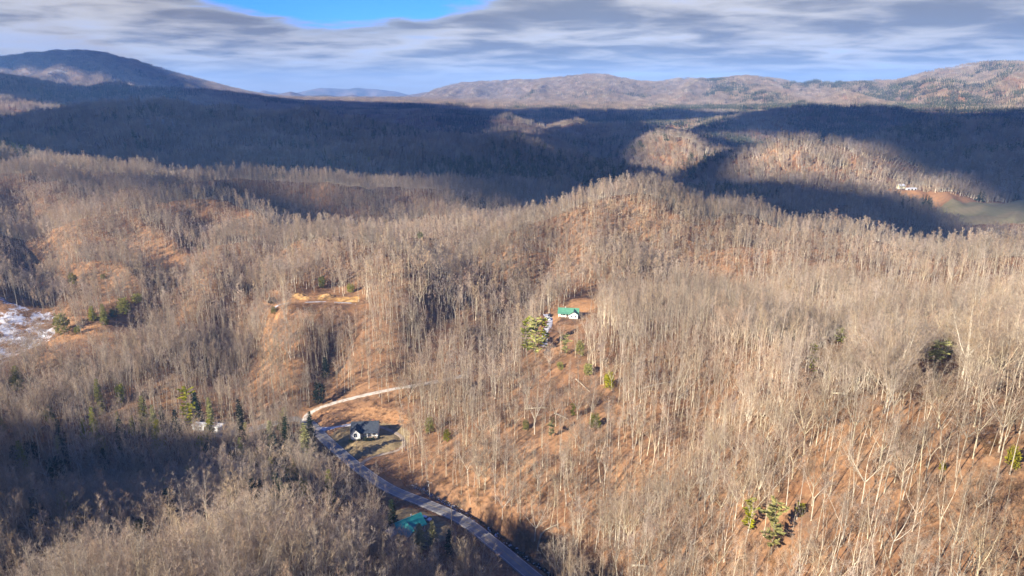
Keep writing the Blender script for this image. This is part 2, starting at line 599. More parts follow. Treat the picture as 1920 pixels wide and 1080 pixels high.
Z_LAWN = zone(at_z(690, 822, -166), 23, 17)
Z_SNOW = [zone(gpt(30, 612, 440), 30, 40, 0.2), zone(gpt(75, 590, 452), 13, 20, 0.4), zone(gpt(-80, 600, 450), 60, 40, 0)]
Z_PASTURE = [zone(gpt(160, 640, 418), 34, 14, 0.5), zone(gpt(235, 606, 440), 14, 9, 0.4), zone(gpt(150, 615, 430), 24, 18, 0)]
Z_CUT = [zone(gpt(1098, 560, 476), 16, 12, 0.5), zone(gpt(1066, 586, 462), 15, 12, 0), zone(gpt(1030, 600, 452), 9, 10, 0)]
Z_OCHRE = [zone(gpt(562, 553, 474), 7, 5, 0), zone(gpt(612, 556, 472), 8, 7, 0), zone(gpt(655, 560, 468), 12, 4, 0)]
Z_CLEAR = [zone(gpt(600, 564, 466), 30, 12, 0), zone(gpt(520, 572, 460), 12, 9, 0)]
Z_BANK = [zone(at_z(690, 775, -160), 28, 13, 0), zone(at_z(620, 790, -165), 14, 12, 0)]
Z_TEAL = zone(at_z(785, 985, -167), 17, 12, -0.5)
Z_FIELD = zone(gpt(1905, 392, 1000), 112, 125, -0.35)
Z_FARM = [zone(gpt(1705, 354, 1190), 45, 60, 0.0), zone(gpt(1775, 362, 1130), 75, 90, 0.3), zone(gpt(1890, 345, 1150), 60, 60, 0)]
Z_MEADOW = zone(gpt(1405, 247, 2250), 75, 170, 0)
Z_FROST = [zone(gpt(300, 235, 1750), 90, 60, 0), zone(gpt(340, 262, 1500), 28, 40, 0), zone(gpt(150, 282, 1020), 22, 22, 0), zone(gpt(345, 198, 3050), 420, 180, 0.0), zone(gpt(80, 250, 1300), 30, 40, 0)]

# ------------------------------------------------------------------ materials
MATS = {}


def material(name, color, rough=0.85, var=0.0, scale=1.0, color2=None, metallic=0.0, spec=0.3, translucent=0.0, rand=0.0, bump=0.0):
    m = bpy.data.materials.new(name)
    m.use_nodes = True
    k = NT(m.node_tree)
    k.n.clear()
    out = k.new('ShaderNodeOutputMaterial')
    b = k.new('ShaderNodeBsdfPrincipled')
    b.inputs['Roughness'].default_value = rough
    b.inputs['Metallic'].default_value = metallic
    b.inputs['Specular IOR Level'].default_value = spec
    c = (*color, 1.0)
    src = None
    if color2 is not None:
        tc = k.new('ShaderNodeTexCoord')
        nz = k.noise(tc.outputs['Object'], scale, 5.0, 0.6)
        f = k.ramp(nz, 0.35, 0.65)
        src = k.mix(f, c, (*color2, 1.0))
    if rand > 0:
        # every plant has its own tone, and stands differ from one another
        oi = k.new('ShaderNodeObjectInfo')
        hv = k.new('ShaderNodeHueSaturation')
        patch = k.noise(oi.outputs['Location'], 0.014, 3.0, 0.6)
        tone = k.ramp(patch, 0.30, 0.70, 0.72, 1.22)
        k.l.new(k.math('MULTIPLY', tone, k.math('ADD', 1 - rand, k.math('MULTIPLY', oi.outputs['Random'], 2*rand))), hv.inputs['Value'])
        r2 = k.math('FRACT', k.math('MULTIPLY', oi.outputs['Random'], 7.31))
        k.l.new(k.math('ADD', 0.75, k.math('MULTIPLY', r2, 0.5)), hv.inputs['Saturation'])
        r3 = k.math('FRACT', k.math('MULTIPLY', oi.outputs['Random'], 13.7))
        k.l.new(k.math('ADD', 0.488, k.math('MULTIPLY', r3, 0.024)), hv.inputs['Hue'])
        if src is not None:
            k.l.new(src, hv.inputs['Color'])
        else:
            hv.inputs['Color'].default_value = c
        src = hv.outputs[0]
    if src is not None:
        k.l.new(src, b.inputs['Base Color'])
    else:
        b.inputs['Base Color'].default_value = c
    if bump > 0:
        tc = k.new('ShaderNodeTexCoord')
        nz = k.noise(tc.outputs['Object'], scale*3, 4.0)
        bp = k.new('ShaderNodeBump')
        bp.inputs['Strength'].default_value = bump
        k.l.new(nz, bp.inputs['Height'])
        k.l.new(bp.outputs[0], b.inputs['Normal'])
    last = b.outputs[0]
    if translucent > 0:
        t = k.new('ShaderNodeBsdfTranslucent')
        if src is not None:
            k.l.new(src, t.inputs[0])
        else:
            t.inputs[0].default_value = c
        ms = k.new('ShaderNodeMixShader')
        ms.inputs[0].default_value = translucent
        k.l.new(last, ms.inputs[1])
        k.l.new(t.outputs[0], ms.inputs[2])
        last = ms.outputs[0]
    k.l.new(last, out.inputs[0])
    MATS[name] = m
    return m


M_TRUNK = material('pale_bark', (0.43, 0.375, 0.285), 0.9, color2=(0.28, 0.245, 0.19), scale=0.8, rand=0.22, spec=0.1)
M_TWIG = material('winter_twigs', (0.41, 0.322, 0.236), 0.9, color2=(0.27, 0.208, 0.153), scale=0.3, rand=0.24, spec=0.05, translucent=0.42)
M_TWIGFAR = material('winter_canopy', (0.37, 0.292, 0.216), 0.95, color2=(0.26, 0.200, 0.152), scale=0.1, rand=0.24, spec=0.0, translucent=0.40)
M_NEEDLE = material('pine_needles', (0.33, 0.31, 0.055), 0.8, color2=(0.19, 0.205, 0.045), scale=0.5, rand=0.22, spec=0.15, translucent=0.35)
M_NEEDLE_Y = material('yellow_green_needles', (0.31, 0.30, 0.062), 0.8, color2=(0.20, 0.21, 0.05), scale=0.6, rand=0.15, spec=0.15, translucent=0.35)
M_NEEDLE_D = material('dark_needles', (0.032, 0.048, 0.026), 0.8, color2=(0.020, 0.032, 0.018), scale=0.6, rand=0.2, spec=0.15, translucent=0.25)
M_NEEDLE_P = material('pale_needles', (0.38, 0.355, 0.17), 0.8, color2=(0.24, 0.24, 0.09), scale=0.6, rand=0.1, spec=0.15, translucent=0.35)
M_NEEDLEFAR = material('evergreen_canopy', (0.038, 0.055, 0.028), 0.9, rand=0.3, spec=0.0, translucent=0.2)
M_SHRUB = material('dry_brush', (0.26, 0.16, 0.095), 0.95, color2=(0.19, 0.13, 0.085), scale=0.7, rand=0.3, spec=0.0, translucent=0.4)
M_BARKD = material('grey_bark', (0.20, 0.175, 0.15), 0.9, color2=(0.14, 0.12, 0.10), scale=1.0, rand=0.2, spec=0.1)


def ground_material():
    m = bpy.data.materials.new('forest_floor')
    m.use_nodes = True
    k = NT(m.node_tree)
    k.n.clear()
    out = k.new('ShaderNodeOutputMaterial')
    b = k.new('ShaderNodeBsdfPrincipled')
    b.inputs['Roughness'].default_value = 1.0
    b.inputs['Specular IOR Level'].default_value = 0.0
    geo = k.new('ShaderNodeNewGeometry')
    P = geo.outputs['Position']
    a1 = k.new('ShaderNodeAttribute', attribute_name='cover')
    sp = k.new('ShaderNodeSeparateColor')
    k.l.new(a1.outputs['Color'], sp.inputs[0])
    snow, grass, dirt = sp.outputs
    a2 = k.new('ShaderNodeAttribute', attribute_name='cover2')
    sp2 = k.new('ShaderNodeSeparateColor')
    k.l.new(a2.outputs['Color'], sp2.inputs[0])
    field, far, ochre = sp2.outputs
    big = k.noise(P, 0.018, 4.0, 0.6)
    mid = k.noise(P, 0.11, 5.0, 0.65)
    fin = k.noise(P, 0.7, 5.0, 0.7)
    leaf = k.mix(k.ramp(big, 0.38, 0.62), (0.140, 0.072, 0.038), (0.210, 0.115, 0.060))
    leaf = k.mix(k.ramp(mid, 0.42, 0.70), leaf, (0.095, 0.058, 0.036))
    leaf = k.mix(k.ramp(fin, 0.48, 0.72, 0.0, 0.7), leaf, (0.27, 0.165, 0.09))
    leaf = k.mix(k.ramp(k.noise(P, 0.28, 6.0, 0.75), 0.50, 0.66, 0.0, 0.85), leaf, (0.070, 0.046, 0.031))
    c = leaf
    d2 = k.mix(k.ramp(mid, 0.35, 0.65), (0.30, 0.155, 0.070), (0.22, 0.120, 0.060))
    d2 = k.mix(k.ramp(fin, 0.45, 0.7, 0.0, 0.7), d2, (0.36, 0.225, 0.120))
    w = k.ramp(k.math('ADD', dirt, k.math('MULTIPLY', k.math('SUBTRACT', fin, 0.5), 0.9)), 0.30, 0.60)
    c = k.mix(w, c, d2)
    och = k.mix(k.ramp(fin, 0.35, 0.65), (0.46, 0.275, 0.095), (0.33, 0.19, 0.07))
    w = k.ramp(k.math('ADD', ochre, k.math('MULTIPLY', k.math('SUBTRACT', fin, 0.5), 1.2)), 0.22, 0.50)
    c = k.mix(w, c, och)
    g = k.mix(k.ramp(fin, 0.35, 0.65), (0.155, 0.115, 0.062), (0.215, 0.160, 0.085))
    w = k.ramp(k.math('ADD', grass, k.math('MULTIPLY', k.math('SUBTRACT', fin, 0.5), 0.7)), 0.15, 0.35)
    c = k.mix(w, c, g)
    wv = k.new('ShaderNodeTexWave', wave_type='BANDS', bands_direction='X')
    k.l.new(P, wv.inputs['Vector'])
    wv.inputs['Scale'].default_value = 0.05
    wv.inputs['Distortion'].default_value = 3.0
    wv.inputs['Detail Scale'].default_value = 0.3
    f = k.mix(k.ramp(k.noise(P, 0.03, 3.0), 0.4, 0.6), (0.185, 0.165, 0.085), (0.225, 0.180, 0.10))
    f = k.mix(k.math('MULTIPLY', wv.outputs[1], 0.25), f, (0.150, 0.132, 0.072))
    w = k.ramp(k.math('ADD', field, k.math('MULTIPLY', k.math('SUBTRACT', mid, 0.5), 0.3)), 0.04, 0.12)
    c = k.mix(w, c, f)
    # far slopes: closed winter canopy, its colours darkened for self-shadow, with evergreen stands
    canopy = k.mix(k.ramp(k.noise(P, 0.0035, 5.0, 0.6), 0.40, 0.64), (0.150, 0.112, 0.090), (0.112, 0.085, 0.070))
    canopy = k.mix(k.ramp(k.noise(P, 0.035, 4.0, 0.75), 0.50, 0.66), canopy, (0.050, 0.041, 0.035))
    eg = k.math('ADD', k.math('MULTIPLY', k.noise(P, 0.0022, 5.0, 0.65), 0.75), k.math('MULTIPLY', k.noise(P, 0.02, 3.0), 0.25))
    canopy = k.mix(k.ramp(eg, 0.525, 0.60, 0.0, 0.75), canopy, (0.036, 0.045, 0.030))
    c = k.mix(far, c, canopy)
    sn = k.math('ADD', k.math('MULTIPLY', k.noise(P, 0.16, 6.0, 0.72), 0.75), k.math('MULTIPLY', mid, 0.25))
    w = k.ramp(k.math('ADD', snow, k.math('MULTIPLY', k.math('SUBTRACT', sn, 0.5), 2.2)), 0.34, 0.56)
    c = k.mix(k.math('MULTIPLY', w, 0.9), c, (0.46, 0.48, 0.53))
    k.l.new(c, b.inputs['Base Color'])
    bp = k.new('ShaderNodeBump')
    bp.inputs['Strength'].default_value = 0.7
    bp.inputs['Distance'].default_value = 0.5
    k.l.new(fin, bp.inputs['Height'])
    k.l.new(bp.outputs[0], b.inputs['Normal'])
    k.l.new(b.outputs[0], out.inputs[0])
    return m


M_GROUND = ground_material()

# ------------------------------------------------------------------ mesh helpers
def mesh_obj(name, V, F, mats, parent=None, smooth=False, mi=None, link=True):
    me = bpy.data.meshes.new(name)
    me.from_pydata([tuple(v) for v in V], [], F)
    for m in (mats if isinstance(mats, (list, tuple)) else [mats]):
        me.materials.append(m)
    if mi is not None:
        me.polygons.foreach_set('material_index', np.asarray(mi, np.int32))
    if smooth:
        me.polygons.foreach_set('use_smooth', np.ones(len(me.polygons), bool))
    me.update()
    o = bpy.data.objects.new(name, me)
    if link:
        COL.objects.link(o)
    if parent is not None:
        o.parent = parent
    return o


def tag(o, label=None, cat=None, group=None, kind=None):
    if label:
        o['label'] = label
    if cat:
        o['category'] = cat
    if group:
        o['group'] = group
    if kind:
        o['kind'] = kind
    return o


def empty(name, loc, rz=0.0):
    o = bpy.data.objects.new(name, None)
    COL.objects.link(o)
    o.location = loc
    o.rotation_euler = (0, 0, rz)
    o.empty_display_size = 0.5
    return o


# ------------------------------------------------------------------ the ground sheet
def build_terrain():
    azs = list(np.arange(-52, 52.001, 0.17))
    azs = sorted(set(list(np.arange(-180, -52, 2.0)) + azs + list(np.arange(53, 180, 2.0))))
    A = np.radians(np.array(azs))
    rows = np.exp(np.arange(math.log(30.0), math.log(32000.0), 0.0125))
    nA, nR = len(A), len(rows)
    aa, rr = np.meshgrid(A, rows)
    X = (rr*np.sin(aa)).ravel()
    Y = (rr*np.cos(aa)).ravel()
    Z = height(X, Y)
    V = np.c_[X, Y, Z]
    V = np.vstack([V, [[0, 0, float(height(np.array([0.]), np.array([1.]))[0])]]])
    i = np.arange(nR - 1)[:, None]*nA
    j = np.arange(nA)[None, :]
    jn = (j + 1) % nA
    F = np.stack([i + j, i + nA + j, i + nA + jn, i + jn], -1).reshape(-1, 4)[:, ::-1]
    me = bpy.data.meshes.new('ground')
    nF = len(F)
    tri = np.c_[np.arange(nA), (np.arange(nA) + 1) % nA, np.full(nA, len(V) - 1)]
    me.vertices.add(len(V))
    me.vertices.foreach_set('co', V.astype(np.float32).ravel())
    loops = np.concatenate([F.ravel(), tri.ravel()]).astype(np.int32)
    me.loops.add(len(loops))
    me.loops.foreach_set('vertex_index', loops)
    starts = np.concatenate([np.arange(nF)*4, nF*4 + np.arange(nA)*3]).astype(np.int32)
    me.polygons.add(len(starts))
    me.polygons.foreach_set('loop_start', starts)
    me.polygons.foreach_set('use_smooth', np.ones(len(starts), bool))
    me.update(calc_edges=True)
    me.validate()
    x, y = V[:, 0], V[:, 1]
    r = np.hypot(x, y)

    def up(zs, gain=2.5):
        w = np.zeros(len(x))
        for z in zs:
            w = np.maximum(w, np.clip(in_zone(x, y, z)*gain, 0, 1))
        return w
    snow = np.maximum(up(Z_SNOW, 3)*0.46, up(Z_FROST, 2)*0.42)
    for P, wd in ((DRIVE, 4.5), (GDRIVE, 5.0)):
        d, _ = dist_line(x, y, P)
        snow = np.maximum(snow, (1 - sstep(wd*0.4, wd, d))*0.30)
    # snow lying in the shaded clearings of the far ridges
    hi = (V[:, 2] - CAMZ)
    sn = perlin(x/260, y/420, 77)
    a = np.arctan2(x, y)
    snow = np.maximum(snow, sstep(0.50, 0.72, sn)*0.45*sstep(3800, 4600, r)*sstep(20, 110, hi)*(r < 9500))
    grass = up([Z_LAWN, Z_TEAL], 3)
    dirt = up(Z_PASTURE + Z_CUT + Z_BANK + Z_CLEAR + Z_FARM, 2.5)
    d, _ = dist_line(x, y, SKID)
    dirt = np.maximum(dirt, 1 - sstep(3, 8, d))
    och = np.maximum(up(Z_OCHRE, 2.5), 0)
    field = up([Z_FIELD, Z_MEADOW], 3)
    far = sstep(4200, 5200, r)
    one = np.ones(len(x))
    for nm, arr in (('cover', (snow, grass, dirt)), ('cover2', (field, far, och))):
        at = me.attributes.new(nm, 'FLOAT_COLOR', 'POINT')
        at.data.foreach_set('color', np.c_[arr[0], arr[1], arr[2], one].astype(np.float32).ravel())
    me.materials.append(M_GROUND)
    o = bpy.data.objects.new('ground', me)
    COL.objects.link(o)
    tag(o, kind='structure')
    return o


build_terrain()
# ------------------------------------------------------------------ trees
class MB:
    """collects triangles and quads for one mesh"""
    def __init__(self):
        self.V = []
        self.F = []

    def tube(self, P, rad, n=4, cap=False):
        P = [np.asarray(p, float) for p in P]
        base = len(self.V)
        m = len(P)
        for i in range(m):
            d = P[min(i + 1, m - 1)] - P[max(i - 1, 0)]
            d = d/(np.linalg.norm(d) + 1e-9)
            a = np.cross(d, [0.31, 0.95, 0.05] if abs(d[2]) > 0.7 else [0, 0, 1.0])
            a /= np.linalg.norm(a) + 1e-9
            b = np.cross(d, a)
            for k in range(n):
                t = 2*PI*k/n
                self.V.append(P[i] + rad[i]*(math.cos(t)*a + math.sin(t)*b))
        for i in range(m - 1):
            for k in range(n):
                k2 = (k + 1) % n
                self.F.append((base + i*n + k, base + i*n + k2, base + (i + 1)*n + k2, base + (i + 1)*n + k))
        if cap:
            self.F.append(tuple(base + (m - 1)*n + k for k in range(n)))

    def blade(self, p, q, w, rng):
        """a twig: one narrow triangle"""
        p = np.asarray(p)
        q = np.asarray(q)
        d = q - p
        s = np.cross(d, rng.normal(size=3))
        s = s/(np.linalg.norm(s) + 1e-9)*w*0.5
        b = len(self.V)
        self.V += [p - s, p + s, q]
        self.F.append((b, b + 1, b + 2))

    def box(self, c, s, rz=0.0):
        x, y, z = s[0]/2, s[1]/2, s[2]/2
        b = len(self.V)
        co, si = math.cos(rz), math.sin(rz)
        for dz in (-z, z):
            for dx, dy in ((-x, -y), (x, -y), (x, y), (-x, y)):
                self.V.append((c[0] + dx*co - dy*si, c[1] + dx*si + dy*co, c[2] + dz))
        for f in ((0, 3, 2, 1), (4, 5, 6, 7), (0, 1, 5, 4), (1, 2, 6, 5), (2, 3, 7, 6), (3, 0, 4, 7)):
            self.F.append(tuple(b + i for i in f))

    def poly(self, pts, f):
        b = len(self.V)
        self.V += [tuple(p) for p in pts]
        self.F += [tuple(b + i for i in q) for q in f]

    def obj(self, name, mat, parent=None, smooth=False, link=True):
        return mesh_obj(name, self.V, self.F, mat, parent, smooth, link=link)


def unit(v):
    return v/(np.linalg.norm(v) + 1e-9)


def grow(rng, H, kind, detail):
    """a bare winter tree -> (trunk, crown). kind: tall / broad / forked / pole. detail 2 near, 1 middle distance"""
    T, C = MB(), MB()
    r0 = {'tall': 0.0068, 'broad': 0.0098, 'forked': 0.0076, 'pole': 0.0058}[kind]*H
    sides = 6 if detail == 2 else 4
    lean = rng.normal(size=2)*(0.03 if kind != 'broad' else 0.05)
    leaders = []

    def path(p0, d0, L, n, wander, up):
        P = [np.array(p0, float)]
        d = unit(np.array(d0, float))
        for i in range(n):
            d = unit(d + rng.normal(size=3)*wander + np.array([0, 0, up]))
            P.append(P[-1] + d*L/n)
        return P
    if kind in ('tall', 'pole'):
        P = path((0, 0, -0.6), (lean[0], lean[1], 1), H, 8 if detail == 2 else 5, 0.024, 0.02)
        n = len(P)
        rad = [r0*(1 - 0.93*(i/(n - 1))**0.9) for i in range(n)]
        rad[0] = r0*1.35
        T.tube(P, rad, sides)
        leaders.append((P, rad, 0.50 if kind == 'tall' else 0.58))
    else:
        hf = H*(rng.uniform(0.22, 0.34) if kind == 'broad' else rng.uniform(0.34, 0.5))
        P = path((0, 0, -0.6), (lean[0], lean[1], 1), hf + 0.6, 4, 0.04, 0.02)
        T.tube(P, [r0*1.35] + [r0*(1 - 0.25*i/4) for i in range(1, 5)], sides)
        nl = rng.integers(3, 6) if kind == 'broad' else rng.integers(2, 4)
        a0 = rng.uniform(0, 2*PI)
        for i in range(nl):
            a = a0 + 2*PI*i/nl + rng.normal()*0.3
            sp = rng.uniform(0.35, 0.62) if kind == 'broad' else rng.uniform(0.22, 0.42)
            L = (H - hf)*rng.uniform(0.85, 1.12)
            Q = path(P[-1], (math.cos(a)*sp, math.sin(a)*sp, 0.85), L, 6 if detail == 2 else 4, 0.09, 0.05)
            n = len(Q)
            rq = r0*rng.uniform(0.5, 0.68)
            rad = [rq*(1 - 0.92*(k/(n - 1))**0.85) for k in range(n)]
            T.tube(Q, rad, sides - 1)
            leaders.append((Q, rad, 0.14))
    nlead = len(leaders)
    for P, rad, start in leaders:
        P = np.array(P)
        nP = len(P)
        L = H if nlead == 1 else np.linalg.norm(P[-1] - P[0])
        nlim = {'tall': 18, 'pole': 11, 'broad': 9, 'forked': 10}[kind]
        if detail == 1:
            nlim = int(nlim*0.8)
        for i in range(nlim):
            t = start + (1 - start)*((i + rng.uniform(0, 0.9))/nlim)
            f = t*(nP - 1)
            k = min(int(f), nP - 2)
            p = P[k] + (P[k + 1] - P[k])*(f - k)
            ax = unit(P[k + 1] - P[k])
            a = rng.uniform(0, 2*PI)
            side = unit(np.cross(ax, [math.cos(a), math.sin(a), 0.1]))
            ang = R(rng.uniform(32, 62))
            d = ax*math.cos(ang) + side*math.sin(ang)
            ln = {'tall': 0.145, 'pole': 0.10, 'broad': 0.26, 'forked': 0.175}[kind]*H*(1.12 - 0.78*(t - start)/(1 - start))*rng.uniform(0.6, 1.15)
            rr = min(np.interp(f, range(nP), rad)*0.55, 0.014*ln + 0.02)
            Q = path(p, d, ln, 4 if detail == 2 else 2, 0.13, 0.10)
            m = len(Q)
            C.tube(Q, [rr*(1 - 0.85*j/(m - 1)) + 0.008 for j in range(m)], 3)
            Q = np.array(Q)
            nsub = (7 if kind == 'broad' else 6 if kind != 'pole' else 4) if detail == 2 else 5
            for j in range(nsub):
                tt = rng.uniform(0.22, 1.0)*(m - 1)
                q = min(int(tt), m - 2)
                s = Q[q] + (Q[q + 1] - Q[q])*(tt - q)
                dd = unit(unit(Q[q + 1] - Q[q]) + rng.normal(size=3)*0.62 + [0, 0, 0.28])
                sl = ln*rng.uniform(0.22, 0.5) + 0.35
                if detail == 2:
                    W_ = path(s, dd, sl, 2, 0.16, 0.08)
                    C.tube(W_, [rr*0.42 + 0.006, rr*0.22 + 0.006, 0.006], 3)
                    ntw = 5 if kind == 'broad' else 4
                    tw = 0.044
                    tl = rng.uniform(0.7, 1.5)
                else:
                    C.blade(s, s + dd*sl, 0.11, rng)
                    W_ = [s, s + dd*sl*0.5, s + dd*sl]
                    ntw = 6
                    tw = 0.112
                    tl = rng.uniform(0.9, 1.7)
                for w in range(ntw):
                    u = rng.uniform(0.15, 1.0)
                    b = W_[0] + (W_[-1] - W_[0])*u
                    e = b + unit(dd + rng.normal(size=3)*0.6 + [0, 0, 0.25])*tl*rng.uniform(0.6, 1.1)
                    C.blade(b, e, tw, rng)
    return T, C


def far_tree(M, rng, p, H, kind):
    """a tree of the far woods, some dozen triangles. M = (trunks, crowns, needles)"""
    p = np.array(p, float)
    if kind == 'pine':
        n = 16
        for i in range(n):
            t = 0.18 + 0.82*(i/(n - 1))
            a = i*2.4 + rng.uniform(0, 0.8)
            l = H*0.20*(1.08 - t)*rng.uniform(0.75, 1.2) + 0.4
            c = p + [0, 0, H*t]
            e = c + [math.cos(a)*l, math.sin(a)*l, -0.25*l]
            M[2].blade(c + [0, 0, 0.06*H], e, H*0.11*(1.2 - t) + 0.5, rng)
            M[2].blade(e, c + [0, 0, -0.02*H], H*0.09*(1.2 - t) + 0.5, rng)
        M[0].tube([p - [0, 0, 3], p + [0, 0, H]], [0.3, 0.06], 3)
        return
    top = p + [rng.normal()*0.5, rng.normal()*0.5, H*0.9]
    M[0].tube([p - [0, 0, 4], p + (top - p)*0.6, top], [0.30, 0.19, 0.06], 3)
    cr = H*rng.uniform(0.12, 0.18)
    for i in range(42):
        t = rng.uniform(0.42, 0.97)
        b = p + (top - p)*t
        a = rng.uniform(0, 2*PI)
        l = cr*math.sqrt(max(0.06, 1 - ((t - 0.62)/0.42)**2))*rng.uniform(0.5, 1.25)
        e = b + [math.cos(a)*l, math.sin(a)*l, l*rng.uniform(0.3, 1.1)]
        M[1].blade(b, e, 0.26, rng)
        m = b + (e - b)*rng.uniform(0.3, 0.7)
        for w in range(2):
            M[1].blade(m, m + unit(rng.normal(size=3) + (e - b)/l*0.9 + [0, 0, 0.6])*cr*0.5, 0.25, rng)


def pine(rng, H, kind):
    """an evergreen -> (trunk, crown). kind: plume (open white pine), cone (dense), bush"""
    T, C = MB(), MB()
    n = 8
    lean = rng.normal(size=2)*0.02*H
    P = [np.array([lean[0]*(i/n)**1.5, lean[1]*(i/n)**1.5, -0.5 + (H + 0.3)*i/n]) for i in range(n + 1)]
    T.tube(P, [0.0115*H*(1 - 0.95*i/n) + 0.01 for i in range(n + 1)], 6)
    P = np.array(P)

    def at(t):
        f = t*n
        k = min(int(f), n - 1)
        return P[k] + (P[k + 1] - P[k])*(f - k)

    def spray(b, d, L, w, k):
        """a flat branch of needle tufts"""
        d = unit(d)
        side = unit(np.cross(d, [0, 0, 1.0]) + 1e-6)
        for i in range(k):
            t = (i + rng.uniform(0.2, 1.0))/k
            c = b + d*L*t
            for s in (-1, 1):
                e = c + (side*s*w*rng.uniform(0.5, 1.1)*(1.15 - 0.75*t) + d*w*rng.uniform(0.3, 0.8) + np.array([0, 0, rng.uniform(-0.12, 0.28)*w]))
                C.blade(c - d*0.1, e, w*rng.uniform(0.34, 0.55), rng)
        C.blade(b + d*L*0.8, b + d*L*1.08, w*0.5, rng)
    if kind == 'plume':
        t = rng.uniform(0.2, 0.28)
        while t < 0.985:
            nb = rng.integers(3, 6)
            a0 = rng.uniform(0, 2*PI)
            tier = rng.uniform(0.55, 1.2)
            for i in range(nb):
                if rng.uniform() < 0.2:
                    continue
                a = a0 + 2*PI*i/nb + rng.normal()*0.25
                L = H*0.185*tier*math.sqrt(max(0.10, 1 - ((t - 0.52)/0.52)**2))*rng.uniform(0.6, 1.4)
                b = at(min(t + rng.normal()*0.008, 0.99))
                d = np.array([math.cos(a), math.sin(a), rng.uniform(0.0, 0.35)])
                C.tube([b, b + unit(d)*L*0.9], [0.05, 0.015], 3)
                spray(b + unit(d)*L*0.22, d + [0, 0, 0.08], L*0.85, 0.29*L + 0.30, 16)
            t += rng.uniform(0.045, 0.085)
    elif kind == 'cone':
        t = 0.05
        while t < 0.985:
            nb = 7
            a0 = rng.uniform(0, 2*PI)
            for i in range(nb):
                a = a0 + 2*PI*i/nb + rng.normal()*0.3
                L = H*0.25*math.sqrt(max(0.0, 1.03 - t))*min(1.0, 0.62 + 1.5*t)*rng.uniform(0.68, 1.15) + 0.15
                b = at(t)
                d = np.array([math.cos(a), math.sin(a), rng.uniform(-0.25, 0.15)])
                spray(b, d, L, 0.27*L + 0.2, 7)
            t += 0.042
    else:
        for i in range(150):
            t = rng.uniform(0.08, 0.95)
            a = rng.uniform(0, 2*PI)
            L = H*0.48*math.sqrt(max(0.05, 1 - ((t - 0.4)/0.62)**2))*rng.uniform(0.75, 1.1)
            b = at(t*0.8)
            d = np.array([math.cos(a), math.sin(a), rng.uniform(-0.1, 0.7)])
            spray(b + unit(d)*L*0.35, d, L*0.6, 0.25*L + 0.15, 3)
    return T, C


def shrub(rng, H):
    C = MB()
    for i in range(16):
        a = rng.uniform(0, 2*PI)
        d = unit(np.array([math.cos(a)*rng.uniform(0.2, 0.9), math.sin(a)*rng.uniform(0.2, 0.9), 1.0]))
        L = H*rng.uniform(0.5, 1.0)
        b = np.array([rng.normal()*0.3, rng.normal()*0.3, -0.2])
        C.blade(b, b + d*L, 0.06, rng)
        for j in range(7):
            s = b + d*L*rng.uniform(0.3, 1.0)
            C.blade(s, s + unit(d + rng.normal(size=3)*0.7)*L*rng.uniform(0.25, 0.5), 0.05, rng)
    return C


def join_mesh(name, parts):
    """one mesh datablock from several (MB, material)"""
    V, F, mi = [], [], []
    mats = []
    for M, mat in parts:
        if not M.V:
            continue
        b = len(V)
        V += [tuple(v) for v in M.V]
        F += [tuple(b + i for i in f) for f in M.F]
        mi += [len(mats)]*len(M.F)
        mats.append(mat)
    return mesh_obj(name, V, F, mats, mi=mi, link=False)


# the kinds of tree, each grown once; single trees keep trunk and crown apart
KINDS = []      # (trunk mesh, crown mesh, kind, height)
src_near = bpy.data.collections.new('forest_sources')
src_far = bpy.data.collections.new('distant_sources')
src_low = bpy.data.collections.new('brush_sources')
SPEC = ['tall']*6 + ['forked']*4 + ['broad']*4 + ['pole']*5
HREF = {'tall': 26.0, 'forked': 25.0, 'broad': 22.0, 'pole': 17.0}
for i, kd in enumerate(SPEC):
    rng = np.random.default_rng(100 + i)
    T, C = grow(rng, HREF[kd], kd, 2)
    to = T.obj('trunk', M_TRUNK, link=False)
    co = C.obj('crown', M_TWIG, link=False)
    KINDS.append((to.data, co.data, kd))
    src_near.objects.link(join_mesh('source_%02d' % i, [(T, M_TRUNK), (C, M_TWIG)]))
NEAR_N = len(SPEC)
for i, kd in enumerate(SPEC):
    rng = np.random.default_rng(200 + i)
    T, C = grow(rng, HREF[kd], kd, 1)
    src_near.objects.link(join_mesh('source_%02d' % (NEAR_N + i), [(T, M_TRUNK), (C, M_TWIG)]))
K_IDX = {kd: [i for i, q in enumerate(SPEC) if q == kd] for kd in HREF}

# clumps for the far woods: 0-3 bare small, 4-5 evergreen small, 6-9 bare large, 10-11 evergreen large, 12-13 mixed large
def clump(seed, rad, n, pine_share, spread=1.0):
    rng = np.random.default_rng(seed)
    M = (MB(), MB(), MB())
    for i in range(n):
        a = rng.uniform(0, 2*PI)
        q = rad*math.sqrt(rng.uniform())
        kd = 'pine' if rng.uniform() < pine_share else 'bare'
        far_tree(M, rng, (q*math.cos(a), q*math.sin(a), -1.0), rng.uniform(16, 27), kd)
    return [(M[0], M_TRUNK), (M[1], M_TWIGFAR), (M[2], M_NEEDLEFAR)]


CL = [(9, 6, 0.0)]*4 + [(9, 6, 0.75)]*2 + [(22, 26, 0.0)]*4 + [(22, 26, 0.8)]*2 + [(22, 26, 0.3)]*2
for i, (rad, n, ps) in enumerate(CL):
    src_far.objects.link(join_mesh('clump_%02d' % i, clump(300 + i, rad, n, ps)))
for i in range(5):
    src_low.objects.link(join_mesh('brush_%02d' % i, [(shrub(np.random.default_rng(400 + i), 2.6), M_SHRUB)]))

